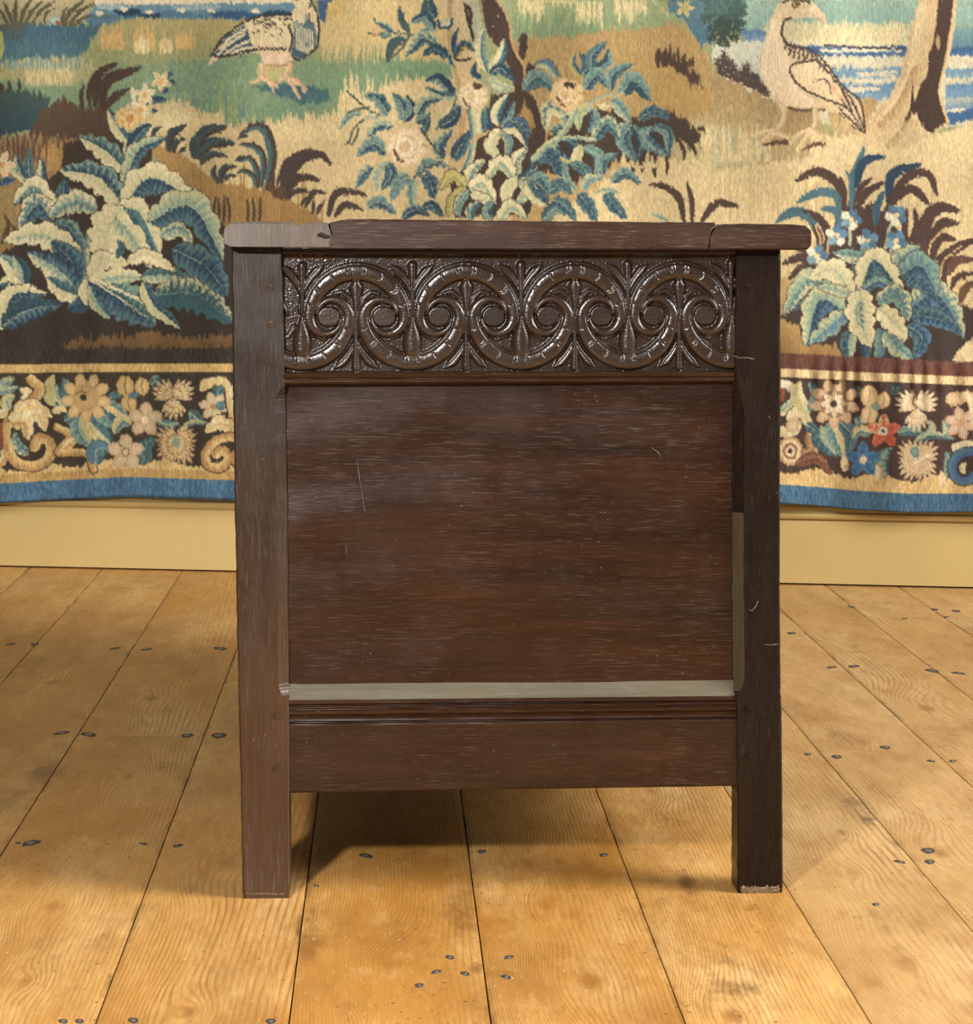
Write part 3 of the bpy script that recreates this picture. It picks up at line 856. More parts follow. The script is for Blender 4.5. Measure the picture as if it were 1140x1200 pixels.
    # leaves round the big rose
    for a in [([(235, 570), (180, 490), (110, 475)], 52, (TB, TG), (DB, TB), 3), ([(310, 600), (300, 520), (250, 460)], 48, (TB, TG), (DB, TB), 3), ([(310, 600), (350, 540), (320, 470)], 40, (TB, TG), (DB, DB), 0), ([(370, 570), (420, 500), (500, 490)], 50, (TG, LG), (DB, TB), 3), ([(365, 600), (400, 590), (445, 560)], 34, (TB, TG), (DB, TB), 0), ([(400, 670), (420, 620), (440, 580)], 34, (TB, DB), (DB, DT), 0), ([(255, 625), (190, 620), (120, 680)], 44, (DB, TB), (TG, LG), 3), ([(225, 760), (160, 710), (75, 775)], 56, (DB, TB), (TB, TG), 4), ([(155, 830), (120, 850), (68, 935)], 44, (DB, TB), (TB, LG), 3), ([(235, 800), (180, 860), (175, 955)], 44, (TG, LG), (TG, LG), 2), ([(225, 810), (250, 860), (200, 940)], 46, (DB, TB), (TB, DB), 3), ([(345, 880), (290, 900), (245, 1000)], 52, (TB, TG), (TB, TG), 3), ([(365, 885), (350, 950), (360, 1040)], 44, (TG, LG), (TB, TG), 3), ([(400, 860), (440, 900), (460, 990)], 56, (DB, TB), (DB, TB), 3), ([(375, 880), (430, 810), (545, 830)], 40, (TB, TG), (DB, LG), 3), ([(475, 625), (530, 570), (585, 500)], 40, (LG, CR), (TG, LG), 3), ([(480, 625), (550, 590), (590, 520)], 50, (DB, TB), (DB, DB), 0), ([(500, 790), (480, 720), (550, 640)], 52, (TB, LG), (TB, DB), 3), ([(555, 790), (590, 730), (635, 650)], 58, (DB, DT), (DB, TB), 0), ([(130, 1020), (190, 1000), (275, 1060)], 46, (TB, TG), (DB, TB), 3), ([(300, 1080), (370, 1040), (440, 1070)], 40, (DB, TB), (DB, DB), 0), ([(400, 1030), (450, 1020), (510, 1080)], 40, (DB, DT), (DB, TB), 0), ([(100, 560), (40, 570), (-10, 640)], 30, (TB, TG), (TB, LG), 0), ([(200, 590), (160, 570), (110, 590)], 24, (LG, TG), (LG, TG), 0)]:
        leaf(a[0], a[1], a[2], a[3], lob=a[4], rib=LG)
    for p in [[(190, 570), (130, 540), (60, 480), (30, 455)], [(110, 590), (60, 640), (40, 700), (25, 715)], [(85, 640), (70, 690), (50, 720)], [(140, 530), (60, 550), (30, 560)], [(500, 780), (430, 690), (400, 640)], [(360, 880), (380, 860), (500, 800)], [(570, 490), (540, 560), (470, 640)]]:
        stroke(p, 4.5, (66, 78, 72))
    rose(325, 728, 108, (230, 208, 172), (206, 174, 126))
    # middle plants
    stroke([(640, 550), (655, 680), (640, 780), (615, 840)], 17, TB, LG)
    stroke([(640, 700), (690, 670), (760, 645)], 8, (190, 156, 106))
    stroke([(960, 790), (1000, 740), (1060, 690), (1100, 620), (1140, 560)], 18, TG, LG)
    for a in [([(780, 625), (770, 560), (830, 460)], 50, (LG, CR), (TB, DB), 0), ([(790, 630), (830, 570), (860, 500)], 34, (TB, DB), (TB, TG), 0), ([(785, 640), (740, 720), (790, 800)], 52, (LG, LG), (CR, LG), 3), ([(790, 645), (830, 700), (815, 780)], 36, (TB, TG), (TB, LG), 0), ([(800, 635), (870, 640), (920, 725)], 50, (DB, MB), (LG, CR), 3), ([(840, 600), (890, 610), (930, 690)], 40, (DB, MB), (DB, TB), 0), ([(622, 915), (650, 840), (715, 790)], 48, (LG, CR), (TB, LG), 0), ([(615, 920), (550, 870), (485, 945)], 46, ((150, 148, 80), YG), (YG, (196, 182, 104)), 3), ([(615, 930), (560, 980), (525, 1075)], 46, (YG, (196, 186, 110)), (YG, (160, 156, 84)), 3), ([(625, 945), (580, 1010), (580, 1080)], 40, (TB, TG), (TB, LG), 0), ([(635, 940), (700, 900), (765, 1010)], 56, (CR, CR), (TG, CR), 3), ([(640, 960), (720, 990), (760, 1015)], 40, (LG, CR), (LG, CR), 0), ([(870, 885), (860, 800), (925, 730)], 56, (CR, CR), (TB, LG), 0), ([(880, 890), (950, 840), (940, 760)], 40, (TB, DB), (CR, LG), 0), ([(855, 875), (790, 800), (715, 890)], 58, (TG, LG), (CR, CR), 4), ([(875, 890), (820, 940), (820, 1040)], 54, (LG, CR), (LG, CR), 0), ([(880, 895), (920, 950), (850, 1030)], 46, (LG, TG), (TG, LG), 0), ([(910, 890), (960, 920), (1020, 1030)], 56, (DB, TB), (TG, CR), 3), ([(920, 880), (990, 890), (1030, 960)], 44, (DB, TB), (TB, TG), 0), ([(955, 850), (1020, 760), (1100, 860)], 64, (DB, TB), (DB, TB), 3), ([(640, 1090), (640, 1040), (690, 1000)], 40, (TB, LG), (DB, TB), 0), ([(740, 1090), (720, 1040), (760, 1000)], 40, (TB, TG), (TB, DB), 0), ([(780, 1085), (840, 1020), (920, 1085)], 50, (LG, CR), (TG, LG), 3), ([(1000, 1090), (1060, 1030), (1120, 1060)], 46, (TB, DT), (TB, TG), 3), ([(1010, 950), (1080, 920), (1140, 960)], 44, (TB, DT), (TB, TG), 3), ([(900, 440), (960, 400), (1030, 420)], 56, (TB, TG), (DT, TB), 4), ([(960, 330), (1020, 320), (1080, 380)], 36, (TB, MB), (TG, LG), 0)]:
        leaf(a[0], a[1], a[2], a[3], lob=a[4], rib=LG, out=(62, 52, 46))

    T(600, 0, 4.222)
    # bush and pale feathery leaves at the right
    area([(755, -5), (1010, -5), (1010, 60), (1000, 200), (930, 230), (890, 150), (840, 90), (780, 70)], (92, 124, 130), (66, 104, 128), 6)
    flower(855, 40, 50, 5, (206, 190, 130), (190, 170, 110), (170, 160, 90), .3)
    stroke([(690, 0), (740, 40), (770, 80)], 6, (170, 176, 130)); stroke([(740, 60), (760, 20), (770, -5)], 5, (176, 150, 96))
    # dark bent grasses
    area([(705, 300), (712, 255), (760, 265), (820, 300), (900, 340), (950, 430), (900, 410), (840, 370), (780, 330)], (76, 58, 50), None, 10)
    tuft(710, 900, 215, 330, (76, 58, 50), 14, 9, .4)
    area([(420, 545), (520, 560), (640, 580), (760, 555), (880, 600), (935, 690), (900, 720), (820, 690), (790, 720), (780, 800), (700, 800), (600, 800), (540, 790), (450, 860), (330, 900), (110, 830), (90, 760), (160, 700), (330, 560)], (68, 56, 48), (62, 50, 44), 9)
    for a in [((880, 640), (930, 680), (935, 740), 12), ((840, 680), (890, 720), (915, 770), 14), ((820, 690), (850, 740), (850, 800), 12), ((600, 790), (600, 840), (605, 875), 12), ((640, 790), (645, 830), (645, 860), 10), ((700, 790), (705, 840), (710, 880), 14), ((765, 780), (770, 820), (765, 870), 10), ((900, 640), (950, 640), (960, 680), 10)]:
        blade(a[:3], a[3], (68, 54, 46))
    tuft(930, 1130, 570, 720, (206, 188, 138), 22, 9, .5)
    tuft(540, 760, 740, 830, (204, 180, 126), 18, 10, .5)
    for a in [([(345, 380), (300, 320), (318, 255)], 30, ((150, 140, 80), YG), (DB, TB), 0), ([(350, 380), (370, 320), (335, 260)], 40, (DB, TB), (DB, DT), 0), ([(390, 350), (400, 270), (470, 205)], 46, (TB, TB), (DB, TB), 0), ([(400, 350), (470, 310), (480, 240)], 44, (DB, DT), (TB, TG), 0), ([(485, 450), (500, 370), (600, 315)], 48, (TB, TG), (DB, TB), 0), ([(360, 440), (420, 370), (470, 430)], 58, (TB, TG), (DB, TB), 4), ([(540, 470), (600, 400), (690, 500)], 70, (TB, TG), (DB, DT), 3), ([(485, 505), (520, 520), (590, 610)], 52, (TB, TG), (TG, LG), 0), ([(430, 520), (450, 530), (490, 530)], 20, (CR, CR), (CR, CR), 0), ([(480, 620), (540, 620), (590, 600)], 14, (TG, LG), (TG, TG), 0), ([(630, 590), (700, 550), (790, 590)], 46, (DB, TB), (DB, TB), 3), ([(590, 620), (550, 690), (610, 800)], 60, (DB, TB), (TB, TG), 0), ([(600, 620), (640, 700), (615, 800)], 36, (DB, TB), (DB, DB), 0), ([(690, 630), (660, 690), (770, 770)], 60, (TB, DB), (TG, TB), 3), ([(700, 625), (770, 660), (775, 770)], 44, (DB, TB), (TB, TG), 0), ([(405, 690), (470, 610), (535, 690)], 60, (TB, LG), (DB, TB), 4), ([(400, 520), (330, 560), (330, 650)], 46, (TG, LG), (YG, LG), 0), ([(405, 540), (410, 600), (370, 660)], 40, (TB, TG), (TB, DB), 0), ([(265, 565), (180, 540), (165, 650)], 54, (LG, CR), (TB, LG), 3), ([(265, 570), (260, 620), (180, 650)], 46, (DB, TB), (TB, LG), 3), ([(220, 700), (220, 770), (310, 800)], 48, (TG, DB), (YG, LG), 0), ([(260, 690), (310, 720), (315, 790)], 40, (DB, TB), (DB, DB), 0), ([(345, 720), (320, 800), (400, 865)], 44, (YG, LG), (LG, CR), 0), ([(355, 725), (430, 770), (410, 860)], 44, (TB, TG), (TG, TB), 0), ([(255, 800), (260, 880), (320, 950)], 46, (TB, TG), (YG, LG), 0), ([(290, 810), (370, 850), (350, 940)], 44, (DT, TB), (DT, TB), 0), ([(110, 790), (190, 770), (250, 880)], 60, (DB, TB), (DB, TB), 3), ([(450, 870), (450, 800), (530, 760)], 44, (TB, TG), (DB, TB), 3), ([(350, 940), (380, 890), (460, 870)], 40, (TG, LG), (TB, TG), 3), ([(490, 900), (560, 860), (640, 910)], 46, (TB, TG), (DB, TB), 3), ([(465, 950), (500, 1010), (570, 1085)], 56, (DT, TB), (DB, TB), 3), ([(330, 960), (370, 1010), (420, 1100)], 60, (DB, TB), (DB, TB), 3), ([(200, 990), (260, 1020), (320, 1095)], 50, (TB, DT), (DB, TB), 3), ([(180, 960), (240, 910), (300, 960)], 46, (DT, TB), (DT, TB), 3), ([(75, 910), (110, 970), (180, 1020)], 50, (TB, DB), (LG, CR), 3), ([(90, 890), (150, 880), (190, 960)], 40, (TB, TG), (TB, DB), 0), ([(60, 440), (130, 380), (220, 460)], 60, (TB, TG), (DT, TB), 4), ([(120, 320), (170, 320), (230, 390)], 36, (TB, MB), (TG, LG), 0), ([(410, 960), (470, 940), (540, 960)], 18, (TB, TG), (TG, LG), 0)]:
        leaf(a[0], a[1], a[2], a[3], lob=a[4], rib=(160, 170, 132))
    stroke([(110, 790), (160, 730), (230, 680), (280, 620), (315, 545)], 16, TG, LG)
    stroke([(230, 690), (310, 680), (410, 695)], 10, TG, LG)
    stroke([(385, 520), (450, 480), (550, 465)], 10, (190, 166, 120), TG)
    # rose
    rose(272, 468, 86, (224, 192, 140), (206, 168, 112), (160, 112, 70))
    blob(285, 420, 30, 18, (70, 54, 46))
    for p, w in [([(850, 1100), (830, 990), (770, 930), (675, 915)], 20), ([(890, 1100), (890, 1000), (865, 900)], 15), ([(940, 1095), (1010, 1010), (1125, 1020)], 22)]:
        blade(p, w, (74, 58, 50), prof=.35)
    blade([(770, 1100), (740, 1075), (690, 1063)], 11, TG)


def paint_right():
    LW[0] = 0.82
    T(840, 0, 3.8)
    # left bush with feathery lobes
    area([(-20, 200), (210, 170), (215, 350), (160, 360), (-20, 260)], (198, 198, 176), (186, 190, 168), 4)
    area([(105, 130), (225, 138), (210, 185), (120, 180)], (70, 108, 150), (120, 150, 170), 3)
    for x, y, r, c in [(20, 60, 95, (64, 86, 78)), (70, 80, 80, (58, 78, 72)), (30, 150, 75, (56, 70, 62)), (90, 40, 60, (66, 90, 84)), (-10, 10, 70, (78, 104, 100))]:
        fern(x, y, r, 8, c, 0, 6.28, .13)
    for x, y, r, a0, a1 in [(10, 330, 90, -1.9, .4), (60, 360, 80, -1.6, .3), (120, 380, 85, -1.8, .4), (170, 400, 70, -1.9, .5), (20, 280, 60, -1.4, .5), (110, 330, 60, -1.4, .5), (190, 420, 50, -1.8, .3)]:
        fern(x, y, r, 5, (74, 62, 58), a0, a1, .085)
    # water bands
    W1, W2, W3 = (52, 86, 132), (98, 136, 166), (206, 196, 168)
    for x0, x1 in [(340, 850), (1020, 1150)]:
        area([(x0, 205), (x1, 205), (x1, 252), (x0, 245)], W1, (70, 106, 146), 3)
        area([(x0, 300), (x1, 305), (x1, 350), (x0, 345)], W2, (130, 158, 172), 5)
        area([(x0, 375), (x1, 372), (x1, 440), (x0, 450)], (90, 132, 168), (120, 152, 172), 5)
    for x in range(480, 830, 46):
        blob(x, 222 + prng.rand() * 10, 26, 9, (216, 204, 174), None, 1)
    for x0, x1, y in [(500, 800, 275), (520, 820, 362), (600, 740, 400), (650, 800, 330)]:
        for i in range(8):
            blob(x0 + (x1 - x0) * prng.rand(), y + prng.uniform(-9, 9), 34, 6, (210, 200, 172), None, 1)
    area([(1020, 440), (1150, 430), (1150, 480), (1020, 490)], (196, 188, 160), (90, 130, 166), 4)
    area([(1020, 500), (1150, 480), (1150, 530), (1030, 558)], (60, 104, 150), (54, 94, 140), 3)
    blob(1070, 490, 40, 9, (214, 204, 176)); blob(1080, 290, 60, 20, (204, 196, 168))
    area([(1040, 120), (1150, 120), (1150, 210), (1040, 215)], (120, 152, 146), (86, 122, 140), 4)
    for x in (400, 470, 530, 560, 640, 680, 770, 800, 600, 740):
        for s_ in (-1, 0, 1):
            blade([(x + 4 * s_, 205), (x + s_ * 10, 150), (x + s_ * 22 + prng.uniform(-6, 6), 80 + prng.rand() * 50)], 7, (214, 196, 146))
    stroke([(480, 200), (620, 212), (830, 220)], 4, (70, 60, 60))
    # grounds
    area([(-20, 335), (60, 360), (230, 440), (320, 470), (420, 500), (520, 600), (420, 700), (-20, 760)], (164, 134, 84), (178, 160, 112), 5)
    area([(-20, 560), (180, 600), (240, 680), (120, 730), (-20, 750)], (170, 162, 122), (178, 168, 124), 8)
    tuft(-10, 240, 520, 720, (206, 184, 132), 22, 8, .6)
    area([(490, 500), (560, 440), (720, 436), (700, 520), (660, 620), (540, 640)], (176, 144, 92), (196, 168, 118), 5)
    area([(420, 600), (640, 600), (850, 650), (1150, 540), (1150, 800), (400, 800)], (214, 190, 140), (210, 186, 136), 6)
    area([(280, 480), (440, 490), (430, 600), (300, 600)], (158, 130, 86), (170, 140, 92), 5)
    # tree
    area([(900, -5), (1065, -5), (1055, 110), (1035, 250), (995, 400), (1035, 550), (960, 600), (830, 662), (720, 660), (640, 640), (680, 520), (770, 435), (820, 330), (850, 200)], (200, 168, 122), (208, 180, 132), 2)
    for p, w, c in [([(930, 40), (900, 220), (870, 360), (780, 520)], 36, (216, 192, 146)), ([(890, 320), (830, 460), (740, 560)], 26, (180, 146, 98)), ([(860, 540), (820, 600), (770, 650)], 18, (176, 150, 104))]:
        stroke(p, w, c, (200, 170, 122))
    area([(985, -5), (1052, -5), (1042, 100), (1018, 250), (985, 400), (1022, 545), (950, 590), (910, 560), (890, 500), (830, 540), (862, 480), (870, 380), (880, 460), (905, 390), (940, 330), (945, 240), (960, 200), (978, 100)], (74, 56, 50), (66, 52, 46), 4)
    stroke([(1062, -5), (1055, 110), (1030, 250), (992, 400), (1030, 548)], 6, (210, 180, 130))
    blob(985, 190, 10, 30, (180, 146, 98))
    # goose with lifted head
    area([(268, 25), (300, -5), (410, -5), (440, 30), (420, 78), (380, 82), (318, 92), (296, 150), (312, 205), (400, 225), (500, 300), (560, 390), (640, 460), (660, 590), (600, 560), (545, 505), (440, 484), (320, 480), (290, 512), (262, 440), (206, 370), (188, 270), (228, 160), (240, 80)], (210, 188, 148), (204, 176, 130), 1)
    area([(240, 90), (290, 90), (290, 200), (330, 290), (380, 410), (460, 480), (320, 480), (260, 430), (205, 360), (195, 270), (230, 170)], (222, 200, 164), (220, 196, 158), 4)
    area([(280, 25), (305, -5), (425, -5), (432, 30), (400, 8), (330, 4)], (72, 62, 54), None, 2)
    blob(352, 22, 20, 17, (96, 78, 54)); blob(352, 22, 13, 11, (190, 156, 92)); blob(354, 22, 6, 6, (60, 50, 44))
    area([(412, 40), (440, 26), (478, 62), (492, 92), (488, 112), (455, 84), (410, 78)], (224, 196, 160), (214, 176, 134), 1)
    stroke([(420, 10), (432, 34), (420, 48)], 5, (230, 216, 186))
    stroke([(330, 80), (300, 96), (290, 150), (318, 200), (345, 212)], 5, (62, 52, 48))
    D = (66, 56, 52)
    area([(325, 300), (330, 285), (400, 255), (440, 270), (520, 340), (555, 390), (600, 480), (655, 590), (560, 480), (470, 440), (370, 385), (332, 340)], (220, 196, 154), (212, 182, 136), 2)
    for p, w in [([(440, 270), (380, 275), (328, 300), (340, 350), (385, 395), (480, 440), (560, 470), (600, 500)], 6), ([(350, 205), (430, 230), (500, 300), (560, 385), (640, 455), (660, 590)], 6), ([(600, 560), (655, 590)], 4), ([(440, 270), (500, 330), (550, 390), (600, 490)], 5), ([(470, 300), (530, 360), (580, 440), (605, 500)], 4), ([(520, 400), (560, 450), (595, 500)], 4), ([(560, 395), (610, 460), (650, 560)], 4), ([(600, 450), (625, 500), (655, 575)], 4), ([(545, 480), (600, 540), (655, 590)], 5), ([(600, 505), (625, 540), (650, 585)], 4), ([(590, 520), (560, 520), (545, 505)], 4), ([(480, 350), (500, 380), (510, 420)], 3.5), ([(430, 370), (470, 350), (490, 360)], 3.5)]:
        stroke(p, w * .72, D)
    for x, y in [(330, 210), (345, 215), (362, 222), (380, 230), (400, 240), (420, 250), (440, 262), (320, 230), (340, 240), (362, 250), (385, 258), (300, 200), (455, 285), (475, 300)]:
        stroke([(x, y - 14), (x + 8, y), (x + 2, y + 16)], 4.5, (84, 72, 62))
    stroke([(505, 370), (530, 410), (560, 440)], 6, (214, 160, 124))
    stroke([(320, 482), (380, 492), (480, 490)], 6, (96, 76, 60))
    for p in [[(305, 490), (296, 540), (262, 585)], [(262, 585), (220, 592), (160, 612)], [(262, 590), (230, 610), (190, 645)], [(262, 590), (290, 600), (318, 610)], [(440, 488), (440, 540), (425, 580)], [(425, 580), (370, 600), (328, 640)], [(425, 585), (390, 630), (362, 682)], [(430, 585), (460, 600), (486, 630)]]:
        stroke(p, 14, (218, 194, 148), (190, 156, 108), taper=.35, out=None)
    area([(195, 648), (240, 628), (318, 622), (322, 645), (240, 648)], (92, 66, 52), None, 2)
    area([(368, 672), (420, 640), (486, 632), (486, 650), (420, 660)], (92, 66, 52), None, 2)

    T(880, 170, 4.385)
    DKP = [(440, 345), (500, 300), (560, 310), (690, 340), (780, 480), (870, 440), (960, 640), (1020, 790), (1150, 850), (1150, 1000), (1040, 1120), (440, 1120), (430, 1030), (262, 1025), (250, 940), (150, 890), (210, 760), (310, 600), (330, 520), (420, 470)]
    area([(140, 700), (300, 620), (480, 1000), (480, 1120), (140, 1090)], (196, 164, 104), (168, 130, 76), 4)
    area(DKP, (74, 58, 52), (58, 50, 46), 4)
    area([(140, 890), (250, 935), (270, 1035), (440, 1020), (480, 1100), (140, 1090)], (176, 138, 80), (150, 114, 66), 3)
    D = (76, 58, 54)
    TE = (70, 106, 116)
    for p, w, c in [([(475, 320), (445, 200), (340, 138), (225, 188)], 28, D), ([(455, 330), (430, 255), (340, 245), (235, 298)], 26, TE), ([(330, 440), (300, 370), (220, 345), (125, 395)], 30, TE), ([(455, 420), (440, 340), (360, 328)], 24, TE), ([(395, 570), (395, 450), (340, 370), (265, 336)], 24, D), ([(355, 540), (350, 470), (320, 400)], 20, D), ([(485, 320), (480, 230), (455, 160)], 13, D), ([(515, 320), (530, 160), (585, 10)], 22, TE), ([(540, 210), (580, 90), (692, 55)], 26, DB), ([(522, 280), (515, 190), (488, 132)], 12, TE), ([(535, 300), (565, 220), (622, 168)], 17, D), ([(550, 320), (600, 240), (685, 192)], 24, D), ([(565, 355), (600, 320), (632, 305)], 15, D), ([(560, 400), (600, 380), (620, 350)], 12, D), ([(645, 430), (645, 330), (682, 238)], 24, (58, 88, 104)), ([(705, 290), (730, 150), (882, 100)], 28, DB), ([(710, 280), (800, 170), (910, 150), (960, 268)], 24, D), ([(715, 305), (820, 225), (918, 308)], 27, D), ([(640, 440), (680, 380), (705, 300)], 18, D), ([(800, 490), (790, 410), (800, 325)], 19, D), ([(835, 460), (850, 390), (835, 325)], 16, D), ([(780, 500), (820, 480), (850, 470)], 12, D), ([(880, 480), (865, 450), (880, 425)], 12, D), ([(880, 620), (895, 410), (960, 325), (1075, 338)], 40, D), ([(925, 500), (980, 405), (1072, 406)], 27, D), ([(925, 590), (970, 480), (1055, 490)], 26, D), ([(930, 600), (980, 570), (1010, 560)], 14, D), ([(985, 740), (1000, 580), (1150, 480)], 32, D), ([(1020, 660), (1060, 595), (1150, 590)], 26, (96, 66, 56)), ([(1030, 740), (1060, 680), (1150, 660)], 18, D), ([(300, 640), (260, 580), (160, 612)], 24, D), ([(310, 680), (260, 630), (192, 695)], 20, D), ([(1080, 800), (1100, 740), (1150, 700)], 26, (100, 74, 54)), ([(290, 570), (270, 545), (230, 540)], 14, D)]:
        blade(p, w, c, prof=.35)
    for p in [[(360, 560), (355, 480), (330, 410)], [(400, 480), (395, 520), (395, 560)], [(905, 620), (930, 500), (1000, 430)], [(1050, 790), (1080, 700), (1100, 690)], [(970, 700), (990, 600), (1080, 520)]]:
        stroke(p, 5, (206, 172, 112))
    for p in [[(605, 630), (605, 560), (595, 480)], [(630, 620), (680, 560), (715, 420)], [(510, 510), (510, 460), (515, 400)], [(700, 600), (720, 550), (745, 500)], [(400, 630), (370, 590), (345, 570)]]:
        stroke(p, 9, (142, 164, 150), (190, 184, 140))
    WH = (216, 214, 186)
    for x, y, n in [(515, 385, 0), (442, 465, 1), (600, 490, 2), (745, 365, 3), (745, 495, 4), (340, 570, 5)]:
        cols = [MB, WH, (120, 150, 160), WH, MB, (92, 130, 160)]
        for i in range(5):
            a = i * 1.257 + n
            blob(x + math.cos(a) * 36, y + math.sin(a) * 36, 23, 22, cols[(i + n) % 6], None, .5)
        blob(x, y, 14, 14, (222, 196, 150), None, 0)
    for a in [([(520, 950), (500, 1020), (505, 1115)], 56, (TG, LG), (DB, TB), 0), ([(600, 960), (590, 1040), (600, 1110)], 44, (DB, TB), (DB, DB), 0), ([(650, 950), (670, 1020), (640, 1110)], 48, (TB, MB), (TB, TG), 3), ([(810, 930), (880, 990), (840, 1110)], 60, (DB, MB), (DB, TB), 3), ([(690, 960), (740, 1030), (835, 1115)], 62, (TB, TG), (TG, LG), 3), ([(800, 840), (960, 770), (1098, 990)], 92, (TB, LG), (DB, MB), 6), ([(830, 880), (950, 890), (1080, 960)], 64, (DB, TB), (DB, MB), 0), ([(775, 650), (760, 590), (870, 515)], 56, (TG, LG), (TB, TG), 3), ([(770, 670), (880, 620), (950, 780)], 92, (TB, TG), (DB, TB), 4), ([(800, 720), (860, 700), (940, 770)], 50, (DB, MB), (DB, TB), 0), ([(490, 790), (300, 690), (165, 880)], 74, (TB, LG), (TG, LG), 5), ([(470, 800), (330, 780), (220, 860)], 44, (DB, MB), (DB, TB), 0), ([(480, 850), (350, 800), (285, 1038)], 92, (DB, MB), (TG, LG), 5), ([(480, 860), (420, 920), (300, 1020)], 66, (MB, TG), (TG, LG), 3), ([(545, 745), (580, 600), (418, 552)], 60, (TG, CR), (TB, TG), 3), ([(550, 740), (545, 680), (520, 610)], 24, (DB, MB), (TB, TG), 0), ([(515, 765), (420, 640), (298, 690)], 84, (LG, CR), (LG, CR), 5), ([(510, 770), (420, 740), (340, 730)], 40, (TG, LG), (TG, LG), 0), ([(565, 745), (640, 590), (790, 790)], 84, (LG, CR), (DB, TB), 5), ([(575, 745), (660, 700), (770, 770)], 40, (TG, TB), (DB, MB), 0), ([(645, 800), (760, 770), (812, 910)], 64, (TB, LG), (TB, TG), 4), ([(655, 840), (720, 900), (805, 1000)], 74, (LG, CR), (CR, CR), 4), ([(565, 745), (565, 900), (618, 1040)], 100, (LG, CR), (LG, CR), 4)]:
        leaf(a[0], a[1], a[2], a[3], lob=a[4], rib=TG, out=(60, 52, 48))
    leaf([(565, 800), (560, 880), (580, 950)], 36, (TB, LG), (LG, TG), rib=TB)
    area([(1030, 1120), (1060, 1060), (1150, 985), (1150, 1130)], (214, 190, 144), None, 2)


def ycurve(xs, x):
    return np.interp(x, [p[0] for p in xs], [p[1] for p in xs])


# rows where the field meets the light stripe, and where the blue edge begins and ends
C_BAND = [(-400, 412), (0, 410), (272, 408), (600, 409), (915, 414), (1000, 418), (1140, 425), (1500, 436)]
C_STR = [(-400, 428), (0, 427.5), (150, 426), (272, 426), (600, 427), (915, 432), (1000, 436), (1140, 442), (1500, 452)]
C_BLUE = [(-400, 568), (0, 567), (70, 563), (150, 559), (272, 563), (600, 564), (915, 568), (960, 571), (1000, 575), (1070, 579), (1140, 578.5), (1500, 584)]
C_END = [(-400, 592), (0, 590), (70, 586), (150, 583), (272, 587), (600, 588), (915, 590), (960, 593), (1000, 597.5), (1070, 601), (1140, 600), (1500, 606)]


